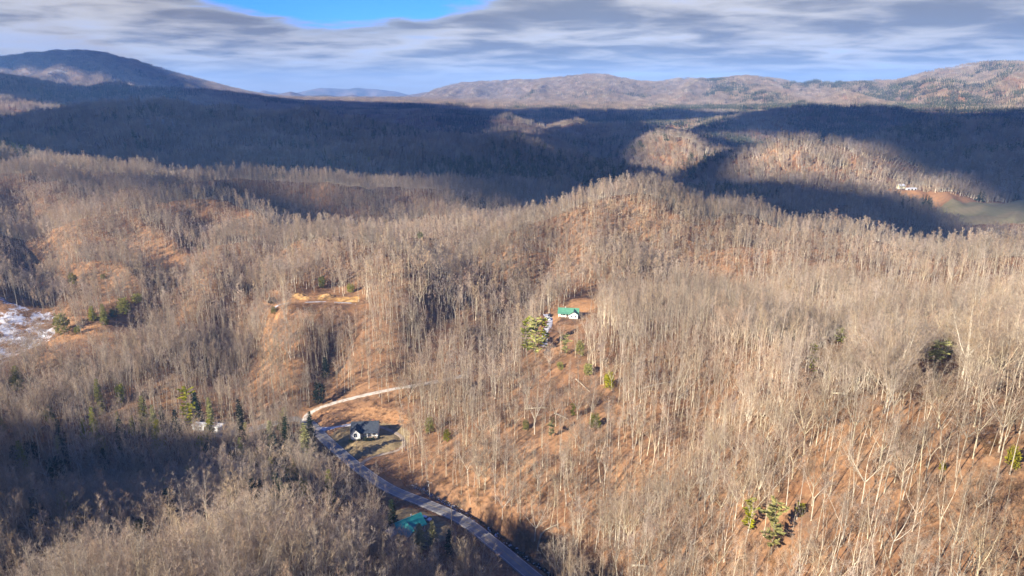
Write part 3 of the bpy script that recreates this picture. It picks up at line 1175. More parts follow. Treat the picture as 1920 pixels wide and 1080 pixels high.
# ------------------------------------------------------------------ where the trees stand
NO_TREES = [(Z_LAWN, 1.5), (Z_TEAL, 0.0)] + [(z, 0) for z in Z_CUT + Z_OCHRE] + [(Z_CLEAR[0], -5)] + [(z, 0) for z in Z_BANK] + [(Z_PASTURE[0], -6), (Z_PASTURE[1], -2)] + [(Z_FIELD, 0), (Z_MEADOW, 0)] + \
           [(Z_FARM[0], -16), (Z_FARM[1], -22)]


def open_ground(x, y):
    """True where no tree may stand"""
    bad = np.zeros(len(x), bool)
    for z, g in NO_TREES:
        bad |= in_zone(x, y, z, g) > 0
    for P, wd in ((ROAD, 6.0), (TRACK, 4.0), (DRIVE, 4.0), (LOOP, 3.0), (GDRIVE, 3.2), (CLEARTRACK, 2.5), (SKID, 3.2), (CREEK, 3.0)):
        near = np.hypot(x - P[:, 0].mean(), y - P[:, 1].mean()) < 260
        if near.any():
            d, _ = dist_line(x[near], y[near], P)
            bad[near] |= d < wd
    for nm, q in (('white', 14), ('green', 12), ('teal', 12), ('mobile', 11), ('farm', 13), ('farmshed', 13), ('gcar', 6), ('tcar', 6)):
        p = PLACE[nm]
        bad |= np.hypot(x - p[0], y - p[1]) < q
    return bad


def scatter(r0, r1, az0, az1, cell, seed):
    """jittered points of a sector"""
    rng = np.random.default_rng(seed)
    n = int(2*r1/cell) + 2
    gx, gy = np.meshgrid(np.arange(n)*cell - r1, np.arange(n)*cell - r1*0.25)
    x = gx.ravel() + rng.uniform(-0.5, 0.5, gx.size)*cell*0.95
    y = gy.ravel() + rng.uniform(-0.5, 0.5, gy.size)*cell*0.95
    r = np.hypot(x, y)
    a = np.degrees(np.arctan2(x, y))
    ok = (r >= r0) & (r < r1) & (a > az0) & (a < az1)
    return x[ok], y[ok], rng


# sight lines over the bare ground, to know which trees the camera sees
def sees(x, y, z):
    """share of a sight line above the ground: True where the point is seen over the terrain"""
    ok = np.ones(len(x), bool)
    for t in np.linspace(0.35, 0.985, 28):
        h = height(x*t, y*t)
        ok &= (CAMZ + (z - CAMZ)*t) > h - 1.0
    return ok


def near_forest():
    x, y, rng = scatter(45, 470, -64, 58, 3.3, 11)
    x2, y2, rng2 = scatter(470, 1180, -46, 46, 4.2, 12)
    x3, y3, _ = scatter(470, 700, -8, 24, 5.0, 13)
    c3 = ray(1130, 440)*588
    k3 = np.hypot((x3 - c3[0])/1.5, y3 - c3[1]) < 85
    x = np.r_[x, x2, x3[k3]]
    y = np.r_[y, y2, y3[k3]]
    keep = ~open_ground(x, y)
    # stands thin out on the sunny slopes
    dens = 0.93 + 0.34*fbm(x/60, y/60, 31, 2)
    px, py, s = proj(x, y, height(x, y) - CAMZ)

    def blob(cx, cy, rx, ry):
        return np.exp(-((px - cx)/rx)**2 - ((py - cy)/ry)**2)
    thin = 0.55*blob(850, 600, 120, 70) + 0.5*blob(1010, 720, 150, 60) + 0.12*blob(560, 700, 60, 60) + 0.40*blob(1050, 830, 160, 90) + \
        0.45*blob(700, 690, 120, 50) + 0.66*blob(770, 1000, 170, 90) + 0.12*blob(1700, 950, 260, 160) + 0.15*blob(1350, 980, 200, 120)
    dens = dens - thin
    dens = np.where(in_zone(x, y, (PLACE['teal'][0] - 28, PLACE['teal'][1] - 18, 55, 27, 0.6)) > 0, 0.2, dens)
    for z in Z_SNOW:
        dens = np.where(in_zone(x, y, z) > 0.05, 0.16, dens)
    keep &= rng.uniform(0, 1, len(x)) < np.clip(dens, 0.16, 1)
    x, y, px, py, s = x[keep], y[keep], px[keep], py[keep], s[keep]
    n = len(x)
    u = rng.uniform(0, 1, n)
    stand = fbm(x/110, y/110, 41, 2) + 0.5*sstep(1100, 1500, px)*0 
    broad_w = np.clip(0.07 + 0.40*stand, 0.02, 0.4)
    # the round crowned wood on the near spur, and round the knoll at the right
    sp = np.exp(-((px - 430)/420)**2 - ((py - 1020)/130)**2)
    kn = np.exp(-((px - 1700)/230)**2 - ((py - 730)/100)**2)
    broad_w = np.clip(broad_w + 0.55*sp + 0.36*kn, 0, 0.85)
    pole_w = np.clip(0.40 - 0.4*stand - 0.28*sp, 0.10, 0.60)
    kind = np.where(u < broad_w, 2, np.where(u < broad_w + pole_w, 3, np.where(u < broad_w + pole_w + 0.09, 1, 0)))
    names = ['tall', 'forked', 'broad', 'pole']
    idx = np.zeros(n, int)
    v = rng.integers(0, 1000, n)
    for i, nm in enumerate(names):
        arr = np.array(K_IDX[nm])
        m = kind == i
        idx[m] = arr[v[m] % len(arr)]
    scl = rng.uniform(0.62, 1.12, n)*np.where(kind == 3, rng.uniform(0.6, 1.05, n), 1.0)
    scl *= 0.94 + 0.13*fbm(x/140, y/140, 55, 2)
    scl = scl*(1 - 0.12*sp)*(1 - 0.10*sstep(1150, 1350, px))*(1 - 0.16*sstep(400, 620, np.hypot(x, y)))
    hgt = scl*np.array([HREF[q] for q in SPEC])[idx]
    return x, y, idx, scl, hgt, kind, rng


def node_scatter(name, P, rot, scl, idx, coll):
    """one object of points that sets out the sources of a collection"""
    me = bpy.data.meshes.new(name)
    me.vertices.add(len(P))
    me.vertices.foreach_set('co', np.asarray(P, np.float32).ravel())
    for nm, tp, arr, f in (('turn', 'FLOAT_VECTOR', rot, 'vector'), ('size', 'FLOAT_VECTOR', scl, 'vector'), ('pick', 'INT', idx, 'value')):
        at = me.attributes.new(nm, tp, 'POINT')
        at.data.foreach_set(f, np.asarray(arr, np.int32 if tp == 'INT' else np.float32).ravel())
    o = bpy.data.objects.new(name, me)
    COL.objects.link(o)
    ng = bpy.data.node_groups.new(name, 'GeometryNodeTree')
    ng.interface.new_socket('Geometry', in_out='INPUT', socket_type='NodeSocketGeometry')
    ng.interface.new_socket('Geometry', in_out='OUTPUT', socket_type='NodeSocketGeometry')
    gi = ng.nodes.new('NodeGroupInput')
    go = ng.nodes.new('NodeGroupOutput')
    ci = ng.nodes.new('GeometryNodeCollectionInfo')
    ci.inputs['Collection'].default_value = coll
    ci.inputs['Separate Children'].default_value = True
    ci.inputs['Reset Children'].default_value = True
    ip = ng.nodes.new('GeometryNodeInstanceOnPoints')
    ip.inputs['Pick Instance'].default_value = True
    L = ng.links.new
    L(gi.outputs[0], ip.inputs['Points'])
    L(ci.outputs[0], ip.inputs['Instance'])
    for nm, tp, sock in (('turn', 'FLOAT_VECTOR', 'Rotation'), ('size', 'FLOAT_VECTOR', 'Scale'), ('pick', 'INT', 'Instance Index')):
        na = ng.nodes.new('GeometryNodeInputNamedAttribute')
        na.data_type = tp
        na.inputs['Name'].default_value = nm
        L(na.outputs[0], ip.inputs[sock])
    L(ip.outputs[0], go.inputs[0])
    md = o.modifiers.new('scatter', 'NODES')
    md.node_group = ng
    return o


def ground_at(px, py, s0=90.0, s1=4200.0):
    """where the sight line through a picture point meets the ground"""
    d = ray(px, py)
    s = np.exp(np.linspace(math.log(s0), math.log(s1), 900))
    h = height(d[0]*s, d[1]*s) - CAMZ
    below = np.where(d[2]*s < h)[0]
    i = below[0] if len(below) else len(s) - 1
    lo, hi = s[max(i - 1, 0)], s[i]
    for _ in range(12):
        m = (lo + hi)/2
        if d[2]*m < h1(d[0]*m, d[1]*m) - CAMZ:
            hi = m
        else:
            lo = m
    return d[0]*hi, d[1]*hi, h1(d[0]*hi, d[1]*hi), hi


n_, y_, d_, p_ = M_NEEDLE.name, M_NEEDLE_Y.name, M_NEEDLE_D.name, M_NEEDLE_P.name
# picture x and y of the foot, height and width in the picture, kind, needles, label
EVER = [
 (118, 626, 46, 36, 'bush', n_, 'big round dark green evergreen beside the frosty clearing'),
 (146, 625, 17, 15, 'bush', n_, 'low green bush right of the big round evergreen'),
 (175, 600, 27, 20, 'cone', n_, 'small cone shaped evergreen, leftmost of the pasture hedge row'),
 (197, 607, 38, 20, 'cone', y_, 'yellow-green cone shaped evergreen in the pasture hedge row'),
 (214, 596, 20, 20, 'bush', d_, 'dark low evergreen between two taller ones in the hedge row'),
 (233, 589, 38, 28, 'bush', n_, 'tall round green evergreen near the top of the pasture hedge row'),
 (258, 567, 20, 26, 'bush', y_, 'yellow-green bush at the upper end of the pasture hedge row'),
 (138, 536, 30, 20, 'bush', y_, 'yellow-green evergreen in bare woods above the pasture'),
 (194, 523, 12, 12, 'bush', y_, 'tiny yellow-green bush in bare woods above the pasture'),
 (34, 728, 44, 34, 'cone', n_, 'dark evergreen at the left edge below the pasture'),
 (95, 778, 22, 22, 'bush', n_, 'small green evergreen among grey treetops at the left'),
 (5, 800, 24, 14, 'bush', n_, 'green evergreen cut by the left edge of the picture'),
 (190, 742, 36, 18, 'cone', n_, 'slim green evergreen at the foot of the pasture'),
 (228, 738, 26, 20, 'bush', y_, 'yellowish bushy evergreen at the foot of the pasture'),
 (274, 782, 44, 28, 'cone', n_, 'sunlit green evergreen standing over the shaded valley woods'),
 (294, 790, 36, 22, 'cone', p_, 'pale conifer right of the sunlit green evergreen'),
 (182, 800, 42, 18, 'cone', y_, 'yellow-topped evergreen in the grey valley woods'),
 (356, 772, 48, 36, 'plume', y_, 'wide yellow-green pine above the pale mobile home'),
 (398, 775, 34, 16, 'cone', y_, 'narrow yellow-green pine above the mobile home roof'),
 (455, 790, 46, 24, 'cone', d_, 'dark conifer on the valley bottom behind the mobile home'),
 (50, 868, 48, 28, 'cone', y_, 'ochre-tinted evergreen in the shaded woods at the left'),
 (62, 850, 34, 24, 'bush', d_, 'dark evergreen behind the ochre-tinted one'),
 (110, 890, 46, 34, 'bush', d_, 'dark evergreen clump deep in the shaded woods'),
 (457, 851, 36, 15, 'cone', n_, 'slim dark green conifer behind the near spur'),
 (511, 820, 36, 27, 'cone', p_, 'pale yellow-green conifer left of the road bend'),
 (541, 824, 48, 26, 'cone', d_, 'black-green conifer left of the road bend'),
 (577, 846, 58, 34, 'cone', p_, 'large pale conifer in front of the gravel road bend'),
 (585, 812, 46, 16, 'cone', d_, 'very dark narrow conifer on the road bend'),
 (620, 912, 38, 26, 'cone', n_, 'green conifer on the spur below the road'),
 (574, 916, 28, 18, 'bush', y_, 'small bright yellow-green bush on the spur'),
 (536, 884, 22, 22, 'bush', y_, 'yellowish bush at the back of the spur crest'),
 (262, 985, 20, 20, 'bush', y_, 'mossy yellow bush among the spur treetops'),
 (785, 1032, 56, 36, 'cone', p_, 'pale yellow-green conifer in front of the teal roof'),
 (812, 1022, 52, 24, 'cone', p_, 'cream-green conifer right of the teal roof'),
 (843, 1044, 58, 22, 'cone', d_, 'black-green conifer beside the road below the teal roof'),
 (737, 992, 62, 26, 'cone', d_, 'dark conifer left behind the teal roof'),
 (987, 668, 74, 30, 'plume', n_, 'left pine of the cluster below the green roofed house'),
 (1004, 676, 88, 38, 'plume', n_, 'tallest pine of the cluster below the green roofed house'),
 (1021, 656, 60, 26, 'plume', y_, 'right pine of the cluster below the green roofed house'),
 (1060, 668, 44, 22, 'plume', y_, 'pale thin pine below the front of the green roofed house'),
 (1088, 668, 36, 22, 'bush', n_, 'dark green evergreen on the ridge nose below the green house'),
 (1103, 702, 26, 24, 'bush', n_, 'green bush on the orange slope of the nose'),
 (1142, 728, 38, 26, 'bush', y_, 'bright green leafy evergreen on the orange slope'),
 (1050, 692, 16, 18, 'bush', y_, 'low yellowish bush at the top of the orange slope'),
 (986, 806, 24, 16, 'bush', y_, 'small yellow-green pine on the lower orange slope'),
 (1034, 822, 42, 20, 'plume', y_, 'yellow-green pine with a bare stem on the lower orange slope'),
 (1074, 786, 34, 14, 'plume', y_, 'thin yellow-green pine in the middle of the orange slope'),
 (1116, 802, 32, 28, 'bush', n_, 'dark based evergreen among bare trees by the hollow'),
 (838, 826, 26, 18, 'bush', n_, 'dark green bush on the slope right of the white house'),
 (806, 812, 38, 18, 'bush', y_, 'yellow-green sapling right of the white house lawn'),
 (1752, 684, 46, 42, 'plume', n_, 'left one of the two spreading pines on the pale knoll'),
 (1778, 668, 34, 34, 'plume', n_, 'right one of the two spreading pines on the pale knoll'),
 (1574, 648, 38, 24, 'plume', y_, 'yellow-green pine behind the pale knoll'),
 (1520, 704, 60, 22, 'plume', y_, 'tall thin yellow-green pine left of the pale knoll'),
 (1402, 1000, 74, 34, 'plume', n_, 'shorter left pine of the tall pair on the near slope'),
 (1446, 1040, 118, 50, 'plume', n_, 'tall feathery pine of the pair on the near slope'),
 (1500, 966, 32, 22, 'bush', n_, 'green bush right of the tall feathery pine'),
 (1766, 884, 24, 14, 'bush', n_, 'small green holly among pale trunks on the striped slope'),
 (1896, 878, 52, 24, 'bush', n_, 'shaded green evergreen at the right edge of the slope'),
 (788, 448, 16, 16, 'bush', n_, 'lone green evergreen near the saddle of the centre hill'),
 (658, 548, 20, 18, 'bush', y_, 'yellow-green bush above the ochre earth cut'),
 (604, 538, 24, 18, 'bush', y_, 'pale green bush behind the ochre earth cut'),
 (512, 570, 16, 22, 'bush', d_, 'dark evergreen at the end of the gravel clearing'),
 (514, 588, 16, 14, 'bush', y_, 'bright yellow bush at the foot of the gravel clearing'),
 (664, 312, 14, 14, 'bush', n_, 'green pine on the lit skyline left of centre'),
 (690, 306, 14, 12, 'bush', n_, 'second green pine on the lit skyline left of centre'),
 (612, 708, 40, 22, 'cone', d_, 'dark conifer in the gully above the gravel track'),
 (600, 742, 36, 22, 'bush', d_, 'dark evergreen at the bottom of the gully'),
]
EVER_AT, DEEP = {}, {}
for q_ in EVER:
    # in the closed woods the foot is hidden: the tree stands lower down and is taller than what shows
    px_, py_, kd_ = q_[0], q_[1], q_[4]
    deep = 0
    if px_ < 640 and py_ > 730 and px_ > 20 and kd_ != 'bush':
        deep = 34
    elif px_ < 640 and py_ > 730:
        deep = 16
    DEEP[q_[-1]] = deep
    EVER_AT[q_[-1]] = ground_at(px_, py_ + deep)

# nothing stands in front of these: picture boxes and the depth behind which trees may be
OPEN_VIEW = [(1018, 574, 1090, 602, 446), (1016, 600, 1034, 640, 425), (650, 790, 716, 826, 342), (640, 826, 758, 848, 330), (755, 972, 775, 990, 258),
             (545, 545, 680, 572, 462), (1676, 338, 1724, 360, 1175), (575, 762, 606, 790, 366), (600, 752, 640, 764, 372), (640, 741, 690, 752, 378),
             (592, 795, 650, 806, 350), (1060, 545, 1115, 575, 462), (96, 580, 136, 626, 415), (165, 570, 270, 604, 436), (1800, 366, 1920, 414, 950), (1700, 350, 1800, 384, 1060)]
for q_ in EVER:
    OPEN_VIEW.append((q_[0] - q_[3]*0.36, q_[1] - q_[2], q_[0] + q_[3]*0.36, q_[1] - q_[2]*0.3, EVER_AT[q_[-1]][3] - 2.5))
for i in range(0, len(ROAD) - 1, 3):
    a_, b_, c_ = proj(*ROAD[i])
    if 712 < a_ < 1040 or 600 < a_ < 640:
        OPEN_VIEW.append((a_ - 8, b_ - 7, a_ + 8, b_ + 7, c_ - 3))


def hides(x, y, z, hg, rad):
    """trees that would stand before an open view"""
    a0, b0, s0 = proj(x, y, z - CAMZ)
    a1, b1, s1 = proj(x, y, z - CAMZ + hg)
    w = rad*1280/np.maximum(s0, 1)
    bad = np.zeros(len(x), bool)
    for q0, r0, q1, r1, sb in OPEN_VIEW:
        bad |= (s0 < sb) & (s0 > 20) & (np.maximum(a0, a1) + w > q0) & (np.minimum(a0, a1) - w < q1) & (b1 < r1) & (b0 > r0)
    return bad


fx, fy, fidx, fscl, fhgt, fkind, frng = near_forest()
fz = height(fx, fy)
ok_ = ~hides(fx, fy, fz, fhgt, 1.6)
fx, fy, fidx, fscl, fhgt, fkind, fz = (q[ok_] for q in (fx, fy, fidx, fscl, fhgt, fkind, fz))
n = len(fx)
frot = np.c_[frng.normal(0, 0.03, n), frng.normal(0, 0.03, n), frng.uniform(0, 2*PI, n)]
bpx, bpy_, bs = proj(fx, fy, fz - CAMZ)
tpx, tpy, ts = proj(fx, fy, fz - CAMZ + fhgt)
size = np.clip(bpy_, 0, 1080) - np.clip(tpy, 0, 1080)
cand = np.where((bs > 30) & (tpx > 10) & (tpx < 1910) & (tpy > -20) & (tpy < 1010) & (fkind != 3))[0]
cand = cand[np.argsort(-size[cand])][:900]
cand = cand[sees(fx[cand], fy[cand], fz[cand] + fhgt[cand]*0.8)]
SINGLE = cand[:290]
rest = np.ones(n, bool)
rest[SINGLE] = False
near_lod = bs < 470
pick = np.where(near_lod, fidx, fidx + NEAR_N)
wood = node_scatter('bare_woodland', np.c_[fx, fy, fz - 0.2][rest], frot[rest], np.repeat(fscl[:, None], 3, 1)[rest], pick[rest], src_near)
tag(wood, kind='stuff')

# brush and saplings under the trees
bx, by, brng = scatter(60, 620, -52, 50, 2.7, 14)
kp = ~open_ground(bx, by) & (brng.uniform(0, 1, len(bx)) < np.clip(0.30 + 0.7*fbm(bx/45, by/45, 61, 2), 0.03, 0.75))
bx, by = bx[kp], by[kp]
ex, ey, _ = scatter(200, 480, -46, 40, 1.9, 15)
zb = [z for z in Z_BANK + Z_PASTURE + Z_CLEAR + Z_SNOW]
kp = np.zeros(len(ex), bool)
for z in zb:
    kp |= in_zone(ex, ey, z) > 0.02
for P, a, b in ((CREEK, 2.5, 9.0), (ROAD, 5.2, 10.0)):
    d, _ = dist_line(ex, ey, P)
    kp |= (d > a) & (d < b)
for P, wd in ((ROAD, 5.0), (TRACK, 2.6), (DRIVE, 3.0), (LOOP, 2.0), (CLEARTRACK, 2.2), (GDRIVE, 2.5)):
    d, _ = dist_line(ex, ey, P)
    kp &= d > wd
kp &= brng.uniform(0, 1, len(ex)) < 0.55
ssc = np.r_[brng.uniform(0.5, 1.5, len(bx)), brng.uniform(0.25, 0.7, int(kp.sum()))]
bx, by = np.r_[bx, ex[kp]], np.r_[by, ey[kp]]
bz = height(bx, by)
nb = len(bx)
und = node_scatter('undergrowth', np.c_[bx, by, bz], np.c_[np.zeros(nb), np.zeros(nb), brng.uniform(0, 6.28, nb)], np.c_[ssc*1.2, ssc*1.2, ssc],
                   brng.integers(0, 5, nb), src_low)
tag(und, kind='stuff')

# the far woods
def evergreen_share(x, y):
    e = 0.75*fbm(x/420, y/420, 71, 3)
    e = e + 0.42*sstep(0.0, 0.4, np.arctan2(x, y))*sstep(1500, 2600, np.hypot(x, y)) + 0.20*sstep(2600, 4200, np.hypot(x, y)) - 0.02
    return e - 0.55*sstep(4100, 4700, np.hypot(x, y))


x1, y1, rg = scatter(1180, 2350, -44, 44, 12.0, 21)
x2, y2, _ = scatter(2350, 7400, -43, 43, 36.0, 22)
x = np.r_[x1, x2]
y = np.r_[y1, y2]
big = np.r_[np.zeros(len(x1), bool), np.ones(len(x2), bool)]
kp = ~open_ground(x, y)
kp &= rg.uniform(0, 1, len(x)) < np.where(big, 0.97, 0.93)
x, y, big = x[kp], y[kp], big[kp]
z = height(x, y)
vis = sees(x, y, z + 45)
x, y, big, z = x[vis], y[vis], big[vis], z[vis]
n2 = len(x)
ev = evergreen_share(x, y) + rg.normal(0, 0.16, n2)
v = rg.integers(0, 1000, n2)
pk = np.where(big, np.where(ev > 0.42, 10 + v % 2, np.where(ev > 0.22, 12 + v % 2, 6 + v % 4)), np.where(ev > 0.36, 4 + v % 2, v % 4))
e = 6.0
gx = (height(x + e, y) - height(x - e, y))/(2*e)
gy = (height(x, y + e) - height(x, y - e))/(2*e)
tilt = 0.55
rot = np.c_[np.arctan(gy)*tilt, -np.arctan(gx)*tilt, np.zeros(n2)]
sc = rg.uniform(0.8, 1.12, n2)
sc = np.where(np.hypot(x, y) > 5000, sc*1.0, sc)
dist_w = node_scatter('distant_woods', np.c_[x, y, z - 0.4], rot, np.c_[sc*1.05, sc*1.05, sc], pk, src_far)
tag(dist_w, kind='stuff')
print('forest', n, 'brush', nb, 'clumps', n2, 'single', len(SINGLE))
# ------------------------------------------------------------------ clouds overhead and haze
CLOUD_H = 4200.0


def shade_mask(x, y):
    """where the ground lies in cloud shade"""
    r = np.hypot(x, y)
    a = np.arctan2(x, y)
    px = 960 + 1280*np.tan(np.clip(a, -1.2, 1.2))/1.0
    near = np.interp(px, [-600, 0, 200, 420, 700, 830, 930, 1100, 1400, 1650, 1800, 2100, 2600], [1350, 1300, 1300, 1200, 1090, 1000, 790, 715, 725, 740, 780, 880, 880])
    far = np.interp(px, [-600, 0, 300, 600, 800, 1000, 1400, 1920, 2600], [4500, 4500, 4600, 4900, 4700, 4150, 3900, 3750, 3750])
    m = np.minimum((r - near)/110.0, (far - r)/200.0)
    m = np.clip(m, -2, 2)

    def streak(a, b, w, gain=1.5):
        nonlocal m
        pa, pb = ray(*a[:2])*a[2], ray(*b[:2])*b[2]
        d, _ = dist_line(x, y, np.array([pa, pb]))
        m = np.maximum(m, (1 - d/w)*gain)
    streak((335, 338, 880), (600, 398, 700), 62, 1.3)
    streak((850, 352, 900), (960, 385, 820), 52, 1.3)

    def hole(cx, cs, rx, rs, depth=2.6, p=1.0):
        nonlocal m
        w = np.sqrt(((px - cx)/rx)**2 + ((r - cs)/rs)**2)
        m = np.minimum(m, (w - 1)*depth*p)
    # the summit of the left mountain lies under a cloud of its own
    n2_ = np.interp(px, [0, 180, 300, 400, 480], [6500, 6450, 6150, 5500, 5200])
    m = np.maximum(m, np.minimum(np.minimum((r - n2_)/150.0, (8600 - r)/200.0), (500 - px)/60.0).clip(-2, 1.2))
    pa, pb = ray(1005, 256)*1680, ray(1165, 300)*1420
    d, _ = dist_line(x, y, np.array([pa, pb]))
    m = np.minimum(m, (d/46 - 1)*2.6)
    hole(1245, 1880, 105, 230)
    hole(1500, 1470, 165, 190)
    hole(1640, 1330, 130, 150)
    hole(1745, 1180, 90, 130)
    hole(1100, 1640, 70, 110)
    hole(270, 3000, 250, 380)
    hole(420, 2900, 130, 200)
    hole(1050, 3050, 95, 200)
    hole(1290, 3350, 110, 210)
    hole(1370, 2750, 85, 150)
    hole(1430, 2300, 85, 130)
    hole(1900, 1010, 110, 75, 0.5)
    hole(960, 2650, 60, 120)
    hole(980, 2300, 30, 50)
    return m


def build_clouds():
    d = SUN_VEC
    t = (CLOUD_H - (CAMZ - 105))/d.z
    off = np.array([d.x*t, d.y*t])
    st = 45.0
    X, Y = np.meshgrid(np.arange(-8200, 7000, st), np.arange(400, 8400, st))
    m = shade_mask(X, Y)
    m = m + 0.50*fbm(X/420, Y/420, 91, 4, 0.6) + 0.05
    inside = m > 0
    ny, nx = X.shape
    th = 22 + 60*np.clip(m, 0, 2)**0.7 + 18*fbm(X/260, Y/260, 95, 3)
    lo = 12*fbm(X/300, Y/300, 97, 3)
    th = np.where(inside, np.maximum(th, 14), 0)
    q = inside[:-1, :-1] & inside[1:, :-1] & inside[:-1, 1:] & inside[1:, 1:]
    # label connected cells so that every cloud is a cloud of its own
    lab = np.zeros(q.shape, int)
    cur = 0
    for i0, j0 in zip(*np.where(q)):
        if lab[i0, j0]:
            continue
        cur += 1
        stack = [(i0, j0)]
        lab[i0, j0] = cur
        while stack:
            i, j = stack.pop()
            for a, b in ((i + 1, j), (i - 1, j), (i, j + 1), (i, j - 1)):
                if 0 <= a < q.shape[0] and 0 <= b < q.shape[1] and q[a, b] and not lab[a, b]:
                    lab[a, b] = cur
                    stack.append((a, b))
    mat = material('cloud', (0.86, 0.87, 0.90), 1.0, spec=0.0, translucent=0.55)
    # the sun glimmers through
    kk = NT(mat.node_tree)
    so = kk.n['Material Output'] if 'Material Output' in kk.n else [q for q in kk.n if q.bl_idname == 'ShaderNodeOutputMaterial'][0]
    src_ = so.inputs[0].links[0].from_socket
    tb = kk.new('ShaderNodeBsdfTransparent')
    mx = kk.new('ShaderNodeMixShader')
    mx.inputs[0].default_value = 0.06
    kk.l.new(src_, mx.inputs[1])
    kk.l.new(tb.outputs[0], mx.inputs[2])
    kk.l.new(mx.outputs[0], so.inputs[0])
    for c in range(1, cur + 1):
        ii, jj = np.where(lab == c)
        if len(ii) < 4:
            continue
        idx = {}
        V, F = [], []

        def vert(i, j, up):
            k = (i, j, up)
            if k not in idx:
                idx[k] = len(V)
                V.append((X[i, j] + off[0], Y[i, j] + off[1], CLOUD_H + lo[i, j] + th[i, j]*(0.5 if up else -0.5)))
            return idx[k]
        cell = set(zip(ii.tolist(), jj.tolist()))
        for i, j in cell:
            a, b, c2, d2 = (i, j), (i, j + 1), (i + 1, j + 1), (i + 1, j)
            F.append(tuple(vert(*p, True) for p in (a, b, c2, d2)))
            F.append(tuple(vert(*p, False) for p in (d2, c2, b, a)))
            for (e0, e1), nb in (((a, b), (i - 1, j)), ((b, c2), (i, j + 1)), ((c2, d2), (i + 1, j)), ((d2, a), (i, j - 1))):
                if nb not in cell:
                    F.append((vert(*e0, False), vert(*e1, False), vert(*e1, True), vert(*e0, True)))
        o = mesh_obj('cloud', V, F, mat, smooth=True)
        tag(o, kind='stuff')


build_clouds()

HAZE = 7.2e-5
hz = MB()
hz.box((0, 5000, (CAMZ - 330 + CAMZ + 520)/2), (30000, 22000, 850))
hm = bpy.data.materials.new('haze')
hm.use_nodes = True
k = NT(hm.node_tree)
k.n.clear()
ho = k.new('ShaderNodeOutputMaterial')
pv = k.new('ShaderNodeVolumePrincipled')
pv.inputs['Color'].default_value = (0.24, 0.49, 1.0, 1.0)
pv.inputs['Density'].default_value = HAZE
pv.inputs['Anisotropy'].default_value = 0.0
k.l.new(pv.outputs[0], ho.inputs['Volume'])
hm.cycles.homogeneous_volume = True
tag(hz.obj('haze', hm), kind='stuff')
# ------------------------------------------------------------------ single trees
# words for where a tree stands, by its foot in the picture
AREAS = [
 ((-200, 0, 130, 1400), 'at the spur\'s left end'),
 ((130, 0, 300, 1400), 'on the left half of the spur'),
 ((300, 0, 440, 1400), 'left of the spur top'),
 ((440, 0, 540, 1400), 'on the spur top'),
 ((540, 0, 640, 1400), 'right of the spur top'),
 ((640, 0, 760, 1400), 'where the spur meets the road'),
 ((760, 0, 960, 1400), 'below the teal roof'),
 ((960, 0, 1180, 1400), 'by the creek bank'),
 ((1180, 960, 1280, 1400), 'low down right of the creek'),
 ((1280, 960, 1390, 1400), 'left of the tall pines'),
 ((1180, 860, 1390, 960), 'below the dark hollow'),
 ((1180, 0, 1390, 860), 'in the dark hollow'),
 ((1390, 0, 1480, 860), 'uphill above the tall pines'),
 ((1480, 0, 1570, 860), 'left of the pale knoll'),
 ((1390, 860, 1480, 1400), 'beside the tall pines'),
 ((1480, 860, 1570, 1400), 'right of the tall pines'),
 ((1570, 0, 1650, 760), 'on the knoll\'s left flank'),
 ((1650, 0, 1740, 760), 'on the knoll left of its pines'),
 ((1740, 0, 1800, 760), 'on the knoll under its pines'),
 ((1800, 0, 1860, 760), 'on the knoll right of its pines'),
 ((1860, 0, 2200, 760), 'on the knoll\'s right end'),
 ((1570, 760, 1660, 860), 'on the slope left below the knoll'),
 ((1660, 760, 1760, 860), 'on the slope right below the knoll'),
 ((1760, 760, 1840, 860), 'above the small green holly'),
 ((1840, 760, 2200, 860), 'above the shaded right-edge evergreen'),
 ((1570, 860, 1660, 1400), 'low on the striped slope'),
 ((1660, 860, 1760, 1400), 'left of the small green holly'),
 ((1760, 860, 1850, 1400), 'right of the small green holly'),
 ((1850, 860, 2200, 1400), 'in the nearest slope corner'),
]
KWORD = {'tall': 'straight', 'forked': 'forked', 'broad': 'broad-crowned', 'pole': 'slender'}


def area_of(px, py):
    for (a, b, c, d), w in AREAS:
        if a <= px < c and b <= py < d:
            return w
    return 'on the wooded slope'


ORDS = ['first', 'second', 'third', 'fourth', 'fifth', 'sixth', 'seventh', 'eighth', 'ninth', 'tenth', 'eleventh', 'twelfth', 'thirteenth', 'fourteenth', 'fifteenth', 'sixteenth']
NUM = ['', 'one', 'two', 'three', 'four', 'five', 'six', 'seven', 'eight', 'nine', 'ten', 'eleven', 'twelve', 'thirteen', 'fourteen', 'fifteen', 'sixteen']
desc = {}
qs = np.quantile(fhgt[SINGLE], [0.25, 0.5, 0.75])
for i in SINGLE:
    kd = SPEC[fidx[i]]
    sz = ['short', 'middling', 'tall', 'towering'][int(np.searchsorted(qs, fhgt[i]))]
    key = (sz, KWORD[kd], area_of(bpx[i], bpy_[i]))
    desc.setdefault(key, []).append(i)
LABEL = {}
for (sz, kw, ar), L in desc.items():
    L.sort(key=lambda i: tpx[i])
    for q, i in enumerate(L):
        m = len(L)
        if m == 1:
            LABEL[i] = '%s %s bare tree %s' % (sz, kw, ar)
        elif m == 2:
            LABEL[i] = '%s of two %s %s bare trees %s' % (('left', 'right')[q], sz, kw, ar)
        elif m <= 16:
            LABEL[i] = '%s from left of %s %s %s bare trees %s' % (ORDS[q], NUM[m], sz, kw, ar)
        else:
            LABEL[i] = '%s %s bare tree %s' % (sz, kw, ar)
proto = None
